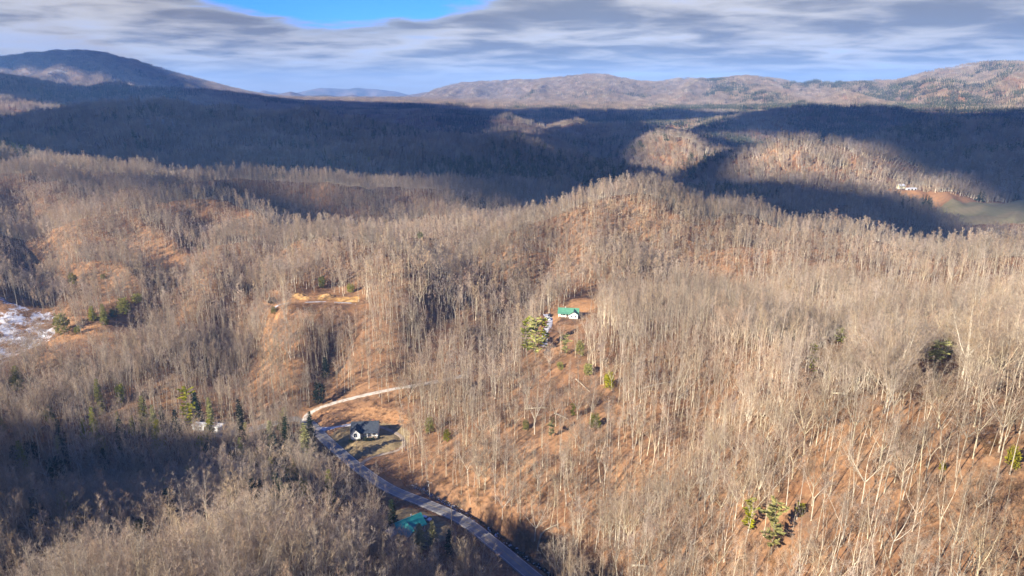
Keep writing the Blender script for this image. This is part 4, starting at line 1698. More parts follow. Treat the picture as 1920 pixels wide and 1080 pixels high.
for i in SINGLE:
    tm, cm, kd = KINDS[fidx[i]]
    if proto is None:
        root = bpy.data.objects.new('bare_tree', None)
        tr = bpy.data.objects.new('trunk', tm)
        cr = bpy.data.objects.new('crown', cm)
        proto = (root, tr, cr)
    else:
        root, tr, cr = (o.copy() for o in proto)
        tr.data = tm
        cr.data = cm
    for o in (root, tr, cr):
        COL.objects.link(o)
    tr.parent = root
    cr.parent = root
    root.location = (fx[i], fy[i], fz[i] - 0.2)
    root.rotation_euler = frot[i]
    root.scale = (fscl[i],)*3
    root.empty_display_size = 0.5
    tag(root, LABEL[i], 'bare tree', 'leafless trees on the near slopes')

PINES = {}
for q in range(3):
    for kd, mats in (('plume', (M_NEEDLE, M_NEEDLE_Y)), ('cone', (M_NEEDLE, M_NEEDLE_D, M_NEEDLE_P, M_NEEDLE_Y)), ('bush', (M_NEEDLE, M_NEEDLE_Y, M_NEEDLE_D))):
        T, C = pine(np.random.default_rng(500 + q*10 + len(kd)), 10.0, kd)
        tm = T.obj('trunk', M_BARKD, link=False).data
        for m in mats:
            cm = C.obj('crown', m, link=False).data
            PINES[(kd, m.name, q)] = (tm, cm)
            C_same = cm
NAMES = {'plume': 'pine_tree', 'cone': 'conifer', 'bush': 'evergreen_bush'}
CATS = {'plume': 'pine tree', 'cone': 'conifer', 'bush': 'bush'}
pproto = {}
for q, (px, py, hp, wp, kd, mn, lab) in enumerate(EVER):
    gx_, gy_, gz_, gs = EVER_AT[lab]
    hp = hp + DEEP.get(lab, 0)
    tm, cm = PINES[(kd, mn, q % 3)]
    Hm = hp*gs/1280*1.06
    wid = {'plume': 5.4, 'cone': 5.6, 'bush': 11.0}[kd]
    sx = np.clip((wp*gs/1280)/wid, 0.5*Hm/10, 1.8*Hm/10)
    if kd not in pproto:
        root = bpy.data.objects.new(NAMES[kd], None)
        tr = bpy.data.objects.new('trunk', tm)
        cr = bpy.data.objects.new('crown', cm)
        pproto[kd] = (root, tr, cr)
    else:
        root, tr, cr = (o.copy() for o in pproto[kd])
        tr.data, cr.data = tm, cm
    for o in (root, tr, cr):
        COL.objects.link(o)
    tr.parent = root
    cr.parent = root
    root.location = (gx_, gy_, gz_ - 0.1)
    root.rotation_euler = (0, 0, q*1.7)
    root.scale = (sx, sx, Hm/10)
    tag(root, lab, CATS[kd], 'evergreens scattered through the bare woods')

# the dark hemlocks standing in the shaded valley woods
hx, hy, hrng = scatter(235, 400, -42, -14, 9.0, 77)
hpx, hpy, hs_ = proj(hx, hy, height(hx, hy) - CAMZ)
kp = (hpx > 20) & (hpx < 590) & (hpy > 790) & (hpy < 1000) & ~open_ground(hx, hy) & (hrng.uniform(0, 1, len(hx)) < 0.28 + 0.22*(hpx > 380))
hx, hy, hpx = hx[kp], hy[kp], hpx[kp]
order = np.argsort(hpx)
hx, hy = hx[order], hy[order]
hz_all = height(hx, hy)
ok_ = ~hides(hx, hy, hz_all, np.full(len(hx), 15.0), 2.5)
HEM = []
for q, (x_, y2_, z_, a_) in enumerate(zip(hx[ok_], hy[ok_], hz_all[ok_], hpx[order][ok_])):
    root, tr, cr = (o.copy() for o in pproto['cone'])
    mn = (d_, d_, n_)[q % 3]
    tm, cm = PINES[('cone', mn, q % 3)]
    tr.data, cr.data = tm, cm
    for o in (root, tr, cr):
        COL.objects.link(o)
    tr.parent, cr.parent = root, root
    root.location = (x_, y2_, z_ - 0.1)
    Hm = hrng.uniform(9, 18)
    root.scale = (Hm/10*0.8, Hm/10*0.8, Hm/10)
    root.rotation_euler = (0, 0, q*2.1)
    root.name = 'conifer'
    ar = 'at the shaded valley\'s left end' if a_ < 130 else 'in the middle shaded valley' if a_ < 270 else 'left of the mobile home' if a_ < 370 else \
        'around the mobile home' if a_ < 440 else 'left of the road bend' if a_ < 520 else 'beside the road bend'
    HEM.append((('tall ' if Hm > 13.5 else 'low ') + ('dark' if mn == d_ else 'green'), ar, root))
seen = {}
for w1, w2, root in HEM:
    seen.setdefault((w1, w2), []).append(root)
for (w1, w2), L in seen.items():
    for q, root in enumerate(L):
        lab = '%s hemlock %s' % (w1, w2) if len(L) == 1 else '%s from left of %s %s hemlocks %s' % (ORDS[min(q, 15)], NUM[min(len(L), 16)], w1, w2)
        tag(root, lab, 'conifer', 'hemlocks in the shaded valley woods')

# ------------------------------------------------------------------ roads and water
M_ASPHALT = material('worn_asphalt', (0.150, 0.143, 0.138), 0.9, color2=(0.195, 0.183, 0.170), scale=0.35, bump=0.1)
M_GRAVEL = material('pale_gravel', (0.36, 0.325, 0.285), 0.95, color2=(0.24, 0.195, 0.15), scale=0.45, bump=0.2)
M_FROSTGRAVEL = material('frosty_gravel', (0.42, 0.42, 0.44), 0.95, color2=(0.27, 0.25, 0.24), scale=0.28, bump=0.2)
M_LINE = material('road_paint', (0.52, 0.47, 0.40), 0.8, color2=(0.34, 0.29, 0.24), scale=0.8)
M_YLINE = material('yellow_road_paint', (0.42, 0.28, 0.07), 0.8, color2=(0.25, 0.19, 0.09), scale=0.8)
M_WATER = material('creek_water', (0.012, 0.014, 0.016), 0.12, spec=0.6)
M_GLINT_STONE = material('creek_glint_stone', (0.30, 0.29, 0.28), 0.8, color2=(0.48, 0.48, 0.50), scale=0.5)


def ribbon(name, P, half, lift, mat, skirt=0.5, wob=0.0, off=0.0):
    rng = np.random.default_rng(len(P))
    M = MB()
    n = len(P)
    rows = []
    for i in range(n):
        d = P[min(i + 1, n - 1)] - P[max(i - 1, 0)]
        d = d/np.linalg.norm(d[:2])
        s = np.array([d[1], -d[0], 0])
        a = half*(1 + rng.normal()*wob)
        b = half*(1 + rng.normal()*wob)
        c = P[i] + s*off + [0, 0, CAMZ + lift]
        rows.append((c - s*(a + (0.5 if skirt else 0)) - [0, 0, skirt], c - s*a, c + [0, 0, 0.04*(half > 1)], c + s*b, c + s*(b + (0.5 if skirt else 0)) - [0, 0, skirt]))
    V = [p for r_ in rows for p in r_]
    F = []
    ks = range(4) if skirt else (1, 2)
    for i in range(n - 1):
        for q in ks:
            F.append((i*5 + q, i*5 + q + 1, (i + 1)*5 + q + 1, (i + 1)*5 + q))
    o = mesh_obj(name, V, F, mat)
    return tag(o, kind='structure')


M_DIRTPATH = material('worn_dirt', (0.24, 0.19, 0.145), 0.95, color2=(0.17, 0.125, 0.09), scale=0.4, bump=0.2)
ribbon('road', ROAD, 2.75, 0.02, M_ASPHALT)
for sgn in (-1, 1):
    ribbon('road_edge_line', ROAD, 0.09, 0.03, M_LINE, 0, 0, sgn*2.5)
ribbon('road_centre_line', ROAD, 0.10, 0.068, M_YLINE, 0, 0, 0.0)
ribbon('gravel_track', TRACK, 1.5, 0.02, M_GRAVEL, 0.4, 0.12)
ribbon('driveway', DRIVE, 1.5, 0.02, M_FROSTGRAVEL, 0.4, 0.15)
ribbon('footpath', LOOP, 0.8, 0.02, M_DIRTPATH, 0.3, 0.15)
ribbon('driveway', GDRIVE, 1.6, 0.02, M_FROSTGRAVEL, 0.4, 0.15)
ribbon('gravel_track', CLEARTRACK, 1.3, 0.02, M_FROSTGRAVEL, 0.4, 0.2)
ribbon('creek', CREEK, 1.5, -0.18, M_WATER, 0.3, 0.25)
st = MB()  # light stones stand in for the white glints on the creek
rg2 = np.random.default_rng(5)
for i in range(220):
    k_ = rg2.integers(0, len(CREEK) - 1)
    c = CREEK[k_] + (CREEK[k_ + 1] - CREEK[k_])*rg2.uniform()
    r_ = rg2.uniform(0.15, 0.55)
    c = c + [rg2.normal()*1.3, rg2.normal()*1.3, CAMZ - 0.12]
    pts = [c + np.array([math.cos(t_)*r_*rg2.uniform(0.7, 1.2), math.sin(t_)*r_*rg2.uniform(0.7, 1.2), -0.1]) for t_ in np.arange(5)*1.2566]
    st.poly(pts + [c + [r_*0.1, 0, r_*0.6]], [(0, 1, 5), (1, 2, 5), (2, 3, 5), (3, 4, 5), (4, 0, 5)])
tag(st.obj('creek_glint_stones', M_GLINT_STONE), kind='stuff')

# banks of dug earth at the clearing
M_OCHRE = material('dug_earth', (0.38, 0.235, 0.10), 1.0, color2=(0.25, 0.145, 0.06), scale=0.6, bump=0.5, spec=0.0)


def earth_bank(px, py, s, rx, ry, hh, seed):
    p = gpt(px, py, s)
    z0 = h1(p[0], p[1])
    V, F = [], []
    m = 15
    for j in range(m):
        for i in range(m):
            u, v = (i/(m - 1)*2 - 1)*1.15, (j/(m - 1)*2 - 1)*1.15
            rr_ = math.hypot(u, v)
            x_, y_ = p[0] + u*rx, p[1] + v*ry
            nz = float(perlin(np.array([x_/2.2]), np.array([y_/2.2]), seed)[0])
            hz_ = hh*max(0, 1 - rr_*rr_)*(1 + 0.6*nz) - 0.35
            V.append((x_, y_, z0 + hz_))
    for j in range(m - 1):
        for i in range(m - 1):
            F.append((j*m + i, j*m + i + 1, (j + 1)*m + i + 1, (j + 1)*m + i))
    tag(mesh_obj('earth_bank', V, F, M_OCHRE, smooth=True), kind='structure')


earth_bank(560, 553, 474, 5.5, 4, 2.2, 1)
earth_bank(574, 560, 470, 4.5, 3, 1.3, 2)
earth_bank(614, 556, 472, 6, 4, 2.5, 3)
earth_bank(658, 562, 466, 8, 3, 0.9, 4)

# ------------------------------------------------------------------ buildings
M_WHITE = material('white_siding', (0.62, 0.62, 0.60), 0.7, color2=(0.54, 0.54, 0.52), scale=1.5)
M_SLATE = material('dark_shingle_roof', (0.030, 0.036, 0.048), 0.9, color2=(0.045, 0.052, 0.064), scale=1.2, spec=0.05)
M_GREENROOF = material('green_metal_roof', (0.055, 0.165, 0.10), 0.5, color2=(0.08, 0.21, 0.13), scale=0.5, spec=0.5)
M_TEALROOF = material('teal_metal_roof', (0.010, 0.155, 0.145), 0.45, color2=(0.02, 0.19, 0.17), scale=0.5, spec=0.5)
M_TAN = material('tan_siding', (0.36, 0.30, 0.22), 0.8, color2=(0.30, 0.25, 0.19), scale=1.0)
M_GREYROOF = material('grey_metal_roof', (0.48, 0.48, 0.48), 0.5, color2=(0.38, 0.38, 0.39), scale=0.5)
M_GLASS = material('window_glass', (0.015, 0.02, 0.03), 0.08, spec=0.8)
M_TRIM = material('white_trim', (0.78, 0.78, 0.77), 0.6)
M_WOOD = material('weathered_wood', (0.21, 0.155, 0.11), 0.9, color2=(0.15, 0.115, 0.085), scale=2.0)
M_DOOR = material('dark_door', (0.10, 0.05, 0.035), 0.6)
M_CONC = material('concrete_block', (0.34, 0.33, 0.31), 0.9, color2=(0.28, 0.27, 0.26), scale=1.0)
M_BRICK = material('brick_red', (0.24, 0.10, 0.07), 0.9, color2=(0.18, 0.08, 0.06), scale=2.0)
M_CREAM = material('cream_siding', (0.72, 0.66, 0.40), 0.8, color2=(0.66, 0.61, 0.40), scale=1.0)


def rot2(x, y, a):
    c, s = math.cos(a), math.sin(a)
    return x*c - y*s, x*s + y*c


def gable(parent, L, Wd, h, rise, cx=0, cy=0, ang=0.0, mwall=None, mroof=None, over=0.45, z0=0.5, th=0.16):
    """a gabled block: ridge along its own x axis"""
    def tr(p):
        a, b = rot2(p[0], p[1], ang)
        return (a + cx, b + cy, p[2] + z0)
    l, w = L/2, Wd/2
    M = MB()
    V = [(-l, -w, 0), (l, -w, 0), (l, w, 0), (-l, w, 0), (-l, -w, h), (l, -w, h), (l, w, h), (-l, w, h), (-l, 0, h + rise), (l, 0, h + rise)]
    M.poly([tr(p) for p in V], [(0, 1, 5, 4), (2, 3, 7, 6), (1, 2, 6, 9, 5), (3, 0, 4, 8, 7), (0, 3, 2, 1)])
    M.obj('wall', mwall, parent)
    Rf = MB()
    sl = rise/w
    lo = l + over
    wo = w + over
    for sg in (-1, 1):
        ze = h - over*sl + 0.03
        zr = h + rise + 0.03
        q = [(-lo, sg*wo, ze), (lo, sg*wo, ze), (lo, 0, zr), (-lo, 0, zr), (-lo, sg*wo, ze + th), (lo, sg*wo, ze + th), (lo, 0, zr + th), (-lo, 0, zr + th)]
        f = [(0, 1, 2, 3), (7, 6, 5, 4), (0, 4, 5, 1), (1, 5, 6, 2), (3, 7, 4, 0)]
        Rf.poly([tr(p) for p in q], f)
    ro = Rf.obj('roof', mroof, parent)
    rc = MB()
    a, b, z = tr((0, 0, h + rise + th + 0.05))
    rc.box((a, b, z), (2*lo, 0.34, 0.10), ang)
    rc.obj('ridge_cap', mroof, ro)
    return ro


def window(parent, x, y, z, w, h, ang, arch=False):
    """on a wall whose outward normal points along ang"""
    nx, ny = math.cos(ang), math.sin(ang)
    F = MB()
    F.box((x + nx*0.03, y + ny*0.03, z), (0.10, w + 0.24, h + 0.24), ang)
    fo = F.obj('window', M_TRIM, parent)
    G = MB()
    G.box((x + nx*0.07, y + ny*0.07, z), (0.06, w, h), ang)
    if arch:
        tx, ty = -ny, nx
        pts = []
        for k_ in range(7):
            t_ = PI*k_/6
            pts.append((x + nx*0.09 + tx*math.cos(t_)*w/2, y + ny*0.09 + ty*math.cos(t_)*w/2, z + h/2 + math.sin(t_)*w*0.42))
        G.poly(pts, [tuple(range(7))])
    G.obj('pane', M_GLASS, fo)
    B = MB()
    B.box((x + nx*0.11, y + ny*0.11, z), (0.03, 0.06, h), ang)
    B.obj('glazing_bar', M_TRIM, fo)


def door(parent, x, y, z, ang, mat=None, w=0.95):
    nx, ny = math.cos(ang), math.sin(ang)
    D = MB()
    D.box((x + nx*0.04, y + ny*0.04, z + 1.02), (0.08, w, 2.04), ang)
    d = D.obj('door', mat or M_DOOR, parent)
    K = MB()
    K.box((x + nx*0.11 - ny*w*0.38, y + ny*0.11 + nx*w*0.38, z + 1.0), (0.06, 0.06, 0.12), ang)
    K.obj('handle', M_GREYROOF, d)


def slab(name, parent, c, s, mat, rz=0.0):
    M = MB()
    M.box(c, s, rz)
    return M.obj(name, mat, parent)


S_, N_, E_, W_ = -PI/2, PI/2, 0.0, PI


def place(name, nm, rz, label, cat, lift=0.0):
    p = PLACE[nm]
    return tag(empty(name, (p[0], p[1], p[2] + CAMZ + lift), rz), label, cat)


# the white house with the dark roof by the road
h = place('white_house', 'white', R(4), 'white house with dark shingle roof and front gable beside the road bend', 'house')
slab('foundation', h, (0, 0, 0.1), (13.4, 8.8, 0.9), M_CONC)
slab('foundation', h, (-4.1, -5.6, 0.1), (4.9, 3.2, 0.9), M_CONC)
ro = gable(h, 13.2, 8.6, 3.0, 2.9, mwall=M_WHITE, mroof=M_SLATE)
gable(h, 7.2, 4.7, 3.0, 2.3, cx=-4.1, cy=-3.6, ang=PI/2, mwall=M_WHITE, mroof=M_SLATE)
window(h, -4.1, -7.2, 2.3, 1.7, 1.5, S_, True)
for x_ in (0.2, 2.4, 4.8):
    window(h, x_, -4.3, 2.1, 1.1, 1.3, S_)
door(h, -1.0, -4.3, 0.5, S_)
window(h, 6.6, -1.8, 2.1, 1.0, 1.2, E_)
window(h, 6.6, 1.8, 2.1, 1.0, 1.2, E_)
window(h, 6.6, 0, 4.4, 0.9, 0.8, E_)
slab('porch_deck', h, (2.6, -5.3, 0.38), (8.0, 1.9, 0.18), M_WOOD)
for x_ in (-0.9, 1.6, 4.0, 6.4):
    slab('porch_post', h, (x_, -6.15, 1.75), (0.16, 0.16, 2.6), M_TRIM)
pr = MB()
pr.poly([(-1.6, -6.6, 3.05), (7.0, -6.6, 3.05), (7.0, -4.35, 3.62), (-1.6, -4.35, 3.62), (-1.6, -6.6, 3.19), (7.0, -6.6, 3.19), (7.0, -4.35, 3.76), (-1.6, -4.35, 3.76)],
        [(0, 3, 2, 1), (4, 5, 6, 7), (0, 1, 5, 4), (1, 2, 6, 5), (3, 0, 4, 7)])
pr.obj('porch_roof', M_SLATE, h)
slab('chimney', ro, (3.8, 1.2, 6.0), (0.8, 0.7, 2.0), M_BRICK)
for k_, (x_, y_) in enumerate(((-6.3, -8.6), (-2.3, -8.4), (0.8, -8.2), (4.6, -8.0), (7.4, -6.4), (2.6, -8.6))):
    root, tr, cr = (o.copy() for o in pproto['bush'])
    tm, cm = PINES[('bush', d_, k_ % 3)]
    tr.data, cr.data = tm, cm
    for o in (root, tr, cr):
        COL.objects.link(o)
    tr.parent, cr.parent = root, root
    a, b = rot2(x_, y_, R(4))
    a, b = a + PLACE['white'][0], b + PLACE['white'][1]
    root.location = (a, b, h1(a, b))
    sc_ = (0.30, 0.20, 0.30, 0.24, 0.20, 0.22)[k_]
    root.scale = (sc_, sc_, sc_*0.8)
    root.rotation_euler = (0, 0, k_)
    root.name = 'garden_shrub'
    tag(root, ['dark shrub at the left corner of the white house', 'dark shrub under the front gable of the white house', 'largest dark shrub before the white house porch',
               'dark shrub before the right half of the porch', 'dark shrub at the right corner of the white house', 'small dark shrub at the middle of the porch'][k_], 'shrub',
        'shrubs round the white house')

# the house with the green roof up the hollow
h = place('green_roofed_house', 'green', R(-8), 'white house with bright green metal roof up in the hollow', 'house')
slab('foundation', h, (0, 0, 0.1), (13.2, 7.6, 0.9), M_CONC)
slab('foundation', h, (3.6, -5.0, 0.1), (5.8, 3.4, 0.9), M_CONC)
ro = gable(h, 13.0, 7.4, 2.8, 2.0, mwall=M_WHITE, mroof=M_GREENROOF, over=0.6)
gable(h, 7.6, 5.6, 2.8, 1.7, cx=3.6, cy=-3.3, ang=PI/2, mwall=M_WHITE, mroof=M_GREENROOF, over=0.6)
for x_ in (2.4, 4.8):
    window(h, x_, -7.1, 1.9, 1.0, 1.5, S_)
for x_ in (-4.6, -2.6):
    window(h, x_, -3.7, 1.9, 1.2, 1.3, S_)
door(h, -0.6, -3.7, 0.5, S_)
window(h, -6.5, 0, 1.9, 1.3, 1.3, W_)
slab('porch_deck', h, (-3.0, -4.9, 0.38), (7.2, 2.2, 0.18), M_WOOD)
for x_ in (-6.3, -4.0, -1.7):
    slab('porch_post', h, (x_, -5.8, 1.7), (0.15, 0.15, 2.5), M_TRIM)
pr = MB()
pr.poly([(-7.0, -6.2, 2.9), (0.5, -6.2, 2.9), (0.5, -3.75, 3.55), (-7.0, -3.75, 3.55), (-7.0, -6.2, 3.02), (0.5, -6.2, 3.02), (0.5, -3.75, 3.67), (-7.0, -3.75, 3.67)],
        [(0, 3, 2, 1), (4, 5, 6, 7), (0, 1, 5, 4), (1, 2, 6, 5), (3, 0, 4, 7)])
pr.obj('porch_roof', M_GREENROOF, h)
slab('flue', ro, (-2.2, 0.8, 5.3), (0.4, 0.4, 1.5), M_GREYROOF)

# the teal roof among the trees by the road
h = place('teal_roofed_house', 'teal', R(38), 'tan house with teal metal roof half hidden by conifers', 'house')
slab('foundation', h, (0, 0, 0.1), (11.2, 7.8, 0.9), M_CONC)
ro = gable(h, 11.0, 7.6, 2.8, 2.6, mwall=M_TAN, mroof=M_TEALROOF, over=0.6)
gable(h, 8.0, 5.4, 2.8, 2.0, cx=-1.5, cy=-3.4, ang=PI/2, mwall=M_TAN, mroof=M_TEALROOF, over=0.5)
window(h, -1.5, -7.4, 1.9, 1.2, 1.3, S_)
for x_ in (2.6, 4.4):
    window(h, x_, -3.8, 1.9, 1.0, 1.2, S_)
window(h, 5.5, 0, 1.9, 1.2, 1.2, E_)
door(h, -5.5, 1.0, 0.5, W_)
slab('flue', ro, (2.0, 1.0, 5.6), (0.4, 0.4, 1.5), M_GREYROOF)
slab('lean_to_wall', h, (-7.0, 0, 1.4), (2.8, 4.6, 2.2), M_TAN)
pr = MB()
pr.poly([(-8.9, -2.8, 2.35), (-5.55, -2.8, 3.2), (-5.55, 2.8, 3.2), (-8.9, 2.8, 2.35), (-8.9, -2.8, 2.5), (-5.55, -2.8, 3.35), (-5.55, 2.8, 3.35), (-8.9, 2.8, 2.5)],
        [(0, 3, 2, 1), (4, 5, 6, 7), (0, 1, 5, 4), (2, 3, 7, 6), (3, 0, 4, 7)])
pr.obj('lean_to_roof', M_TAN, h)

# the mobile home in the woods
h = place('mobile_home', 'mobile', R(-6), 'long pale mobile home seen between dark trunks in the valley woods', 'mobile home')
slab('skirting', h, (0, 0, 0.3), (15.6, 4.1, 0.8), M_CONC)
gable(h, 16.0, 4.4, 2.4, 0.7, mwall=M_WHITE, mroof=M_GREYROOF, z0=0.7, over=0.2)
for x_ in (-6.2, -3.6, 1.2, 4.0, 6.4):
    window(h, x_, -2.2, 2.1, 1.1, 1.0, S_)
door(h, -1.2, -2.2, 0.72, S_)
slab('step', h, (-1.2, -2.9, 0.35), (1.6, 1.2, 0.7), M_WOOD)
slab('flue', h, (3.0, 0.4, 4.1), (0.3, 0.3, 0.8), M_GREYROOF)

# the farm in the valley behind the centre hill
h = place('farmhouse', 'farm', R(10), 'small cream farmhouse on the orange clearing in the far valley', 'house')
slab('foundation', h, (0, 0, 0.1), (11.2, 8.2, 0.9), M_CONC)
gable(h, 11.0, 8.0, 5.2, 2.6, mwall=M_CREAM, mroof=M_GREYROOF)
for z_ in (2.0, 4.4):
    for x_ in (-3.4, 0.0, 3.4):
        window(h, x_, -4.0, z_, 1.2, 1.4, S_)
h = place('farm_shed', 'farmshed', R(4), 'long low pale shed right of the cream farmhouse', 'shed')
gable(h, 17.0, 6.5, 2.4, 1.3, mwall=M_WHITE, mroof=M_GREYROOF, z0=0.0)
for x_ in (-6, 0, 6):
    door(h, x_, -3.25, 0.0, S_, M_GLASS, 2.6)

# ------------------------------------------------------------------ cars
M_TYRE = material('tyre_rubber', (0.02, 0.02, 0.02), 0.9)
M_RIM = material('wheel_rim', (0.45, 0.45, 0.46), 0.35, metallic=0.8)
M_LAMP = material('lamp_lens', (0.75, 0.75, 0.72), 0.15)
M_TAIL = material('tail_lens', (0.35, 0.02, 0.02), 0.2)
M_WPAINT = material('white_car_paint', (0.72, 0.73, 0.74), 0.3, spec=0.5)
M_DPAINT = material('dark_car_paint', (0.03, 0.035, 0.045), 0.25, spec=0.5)
M_SPAINT = material('silver_car_paint', (0.40, 0.42, 0.45), 0.3, spec=0.5)


def car(nm, z_off, rz, paint, label, dx=0.0, dy=0.0, kind='car'):
    p = PLACE[nm]
    x_, y_ = p[0] + dx, p[1] + dy
    c = tag(empty('parked_' + kind, (x_, y_, h1(x_, y_) + z_off), rz), label, kind)
    prof = [(-2.25, 0.45), (-2.3, 0.85), (-2.1, 1.0), (1.0, 1.05), (2.15, 0.88), (2.3, 0.6), (2.2, 0.32), (-2.2, 0.32)]
    if kind == 'pickup':
        prof = [(-2.7, 0.5), (-2.75, 1.05), (-0.6, 1.08), (1.2, 1.1), (2.5, 1.0), (2.65, 0.6), (2.5, 0.4), (-2.6, 0.4)]

    def extrude(prof_, w0, w1=None):
        M = MB()
        n_pts = len(prof_)
        pts = []
        for sg, w in ((-1, w0), (1, w0)):
            for q, (a, b) in enumerate(prof_):
                ww = w if w1 is None else w + (w1 - w)*(b - prof_[0][1])/max(1e-6, max(t_[1] for t_ in prof_) - prof_[0][1])
                pts.append((a, sg*ww, b))
        f = [tuple(range(n_pts)), tuple(range(2*n_pts - 1, n_pts - 1, -1))]
        for q in range(n_pts):
            q2 = (q + 1) % n_pts
            f.append((q, n_pts + q, n_pts + q2, q2))
        M.poly(pts, f)
        return M
    extrude(prof, 0.88).obj('body', paint, c)
    if kind == 'pickup':
        cab = [(-0.7, 1.08), (-0.55, 1.75), (0.55, 1.75), (1.25, 1.09)]
    else:
        cab = [(-1.95, 1.0), (-1.5, 1.5), (0.2, 1.52), (1.0, 1.04)]
    extrude(cab, 0.82, 0.66).obj('glasshouse', M_GLASS, c)
    a0, a1 = cab[1][0], cab[2][0]
    slab('car_roof', c, ((a0 + a1)/2, 0, cab[1][1] + 0.03), (a1 - a0 + 0.15, 1.36, 0.07), paint)
    wb = 1.35 if kind != 'pickup' else 1.65
    for ax in (-wb, wb):
        for sg in (-1, 1):
            T = MB()
            T.tube([(ax, sg*0.70, 0.33), (ax, sg*0.92, 0.33)], [0.33, 0.33], 12, True)
            w_ = T.obj('wheel', M_TYRE, c)
            Q = MB()
            Q.tube([(ax, sg*0.90, 0.33), (ax, sg*0.935, 0.33)], [0.20, 0.18], 10, True)
            Q.obj('rim', M_RIM, w_)
    fx_ = prof[5][0]
    for sg in (-1, 1):
        slab('headlight', c, (fx_ - 0.05, sg*0.62, 0.72), (0.14, 0.36, 0.16), M_LAMP)
        slab('tail_light', c, (prof[1][0] + 0.02, sg*0.68, 0.80), (0.10, 0.26, 0.18), M_TAIL)
    slab('bumper', c, (fx_ - 0.02, 0, 0.45), (0.18, 1.70, 0.18), paint)
    return c


car('gcar', 0.05, R(-70), M_WPAINT, 'white pickup parked beside the green roofed house', kind='pickup')
car('gcar', 0.05, R(-110), M_DPAINT, 'dark car parked behind the white pickup', dx=1.6, dy=6.0)
car('tcar', 0.05, R(-25), M_SPAINT, 'silver car parked between the teal roof and the road')

# ------------------------------------------------------------------ power line
M_POLE = material('pole_timber', (0.16, 0.125, 0.10), 0.9, color2=(0.22, 0.18, 0.145), scale=1.0)
M_METAL = material('dull_metal', (0.30, 0.30, 0.31), 0.5, metallic=0.5)
M_WIRE = material('wire', (0.05, 0.05, 0.05), 0.5)
POLES = [(1035, 1078, -172.0, 'utility pole with crossarm on the creek bank below the wooded slope', True),
         (847, 986, -169.2, 'plain utility pole on the house side of the road', False),
         (806, 942, -170.0, 'pale utility pole with crossarm beside the creek', True),
         (670, 860, -167.8, 'dark utility pole before the white house lawn', False),
         (629, 834, -167.2, 'dark utility pole at the driveway corner', False)]
tops = []
for k_, (px, py, z_, lab, arm) in enumerate(POLES):
    p = at_z(px, py, z_)
    z0 = h1(p[0], p[1])
    H_ = 9.6 if arm else 8.4
    e_ = tag(empty('utility_pole', (p[0], p[1], z0), R(-35 if k_ < 3 else -30)), lab, 'utility pole', 'utility poles along the road')
    T = MB()
    T.tube([(0, 0, -0.5), (0, 0, H_*0.5), (0, 0, H_)], [0.17, 0.145, 0.11], 8, True)
    T.obj('pole', M_POLE, e_)
    if arm:
        ca = slab('crossarm', e_, (0, 0.16, H_ - 0.5), (2.6, 0.12, 0.14), M_POLE)
        for a in (-1.15, -0.5, 1.15):
            I_ = MB()
            I_.tube([(a, 0.16, H_ - 0.43), (a, 0.16, H_ - 0.18)], [0.06, 0.04], 6, True)
            I_.obj('insulator', M_LAMP, ca)
        if k_ == 2:
            X_ = MB()
            X_.tube([(0.0, -0.38, H_ - 2.2), (0.0, -0.38, H_ - 1.2)], [0.24, 0.24], 10, True)
            X_.obj('transformer', M_METAL, e_)
    else:
        I_ = MB()
        I_.tube([(0, 0, H_), (0, 0, H_ + 0.22)], [0.06, 0.04], 6, True)
        I_.obj('insulator', M_LAMP, e_)
    tops.append(np.array([p[0], p[1], z0 + H_ - (0.2 if arm else -0.2)]))
for a, b, lab in ((0, 2, 'thin power line sagging from the near creek pole to the pale pole'), (2, 3, 'thin power line from the pale creek pole up to the lawn pole'),
                  (3, 4, 'short power line between the two dark poles by the lawn'), (2, 1, 'service wire crossing the road to the plain pole')):
    Wm = MB()
    A_, B_ = tops[a], tops[b]
    n_seg = 14
    sag = 0.012*np.linalg.norm(B_ - A_)
    Wm.tube([A_ + (B_ - A_)*t_ - np.array([0, 0, sag*4*t_*(1 - t_)]) for t_ in np.linspace(0, 1, n_seg)], [0.022]*n_seg, 3)
    tag(Wm.obj('power_line', M_WIRE), lab, 'power line', 'wires along the road')

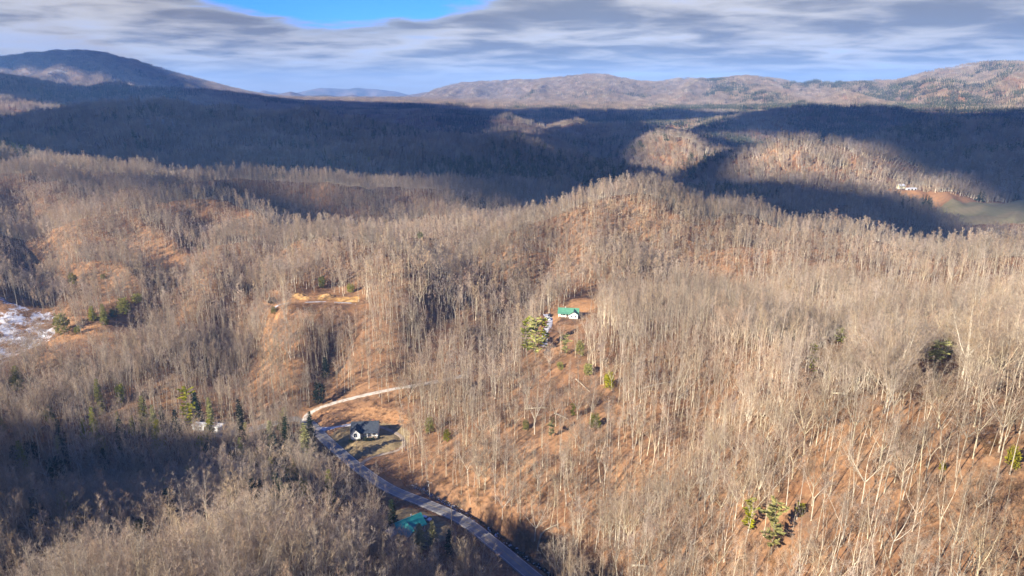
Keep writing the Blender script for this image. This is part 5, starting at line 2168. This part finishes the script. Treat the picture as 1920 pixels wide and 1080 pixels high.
# ------------------------------------------------------------------ fallen trunks
LOGS = [(985, 768, 1030, 766, 'pale fallen trunk lying level across the orange slope'),
        (1204, 730, 1262, 716, 'long fallen trunk on the edge of the dark hollow'),
        (1268, 750, 1312, 704, 'leaning fallen trunk pointing uphill over the hollow'),
        (1080, 712, 1106, 736, 'short fallen trunk left of the bright green evergreen'),
        (1040, 776, 1066, 788, 'short pale trunk lying on the lower orange slope'),
        (1184, 1062, 1222, 1066, 'pale trunk lying over the creek gully'),
        (1590, 722, 1640, 752, 'pale fallen trunk below the yellow-green pine on the knoll'),
        (1560, 738, 1606, 744, 'fallen trunk lying level left of the knoll'),
        (1006, 1040, 1048, 984, 'broken trunk leaning against the bank above the creek'),
        (255, 692, 300, 662, 'long grey trunk fallen along the wood edge of the pasture'),
        (1330, 800, 1368, 836, 'dark fallen trunk in the middle of the hollow')]
for k_, (ax, ay, bx_, by_, lab) in enumerate(LOGS):
    A_ = ground_at(ax, ay)
    B_ = ground_at(bx_, by_)
    rngl = np.random.default_rng(700 + k_)
    P0, P1 = np.array(A_[:3]), np.array(B_[:3])
    if np.linalg.norm(P1 - P0) > 24:
        P1 = P0 + (P1 - P0)/np.linalg.norm(P1 - P0)*24
    P = [P0 + (P1 - P0)*t_ for t_ in np.linspace(0, 1, 6)]
    P = [np.array([p[0] - P0[0], p[1] - P0[1], h1(p[0], p[1]) + 0.30 + 0.25*math.sin(t_*3) - P0[2]]) for p, t_ in zip(P, np.linspace(0, 1, 6))]
    o = tag(empty('fallen_tree', tuple(P0)), lab, 'fallen trunk', 'fallen trunks on the slopes')
    T = MB()
    T.tube(P, [0.36, 0.33, 0.29, 0.24, 0.18, 0.10], 6, True)
    T.obj('trunk', M_TRUNK, o)
    C = MB()
    for q in range(9):
        b = P[3] + (P[5] - P[3])*rngl.uniform()
        d = unit(rngl.normal(size=3) + unit(P[5] - P[0])*1.2 + [0, 0, 0.6])
        L_ = rngl.uniform(1.5, 4)
        C.tube([b, b + d*L_], [0.08, 0.02], 3)
        for w in range(5):
            s_ = b + d*L_*rngl.uniform(0.3, 1)
            C.blade(s_, s_ + unit(d + rngl.normal(size=3)*0.6)*rngl.uniform(0.8, 1.6), 0.05, rngl)
    C.obj('branches', M_TWIG, o)
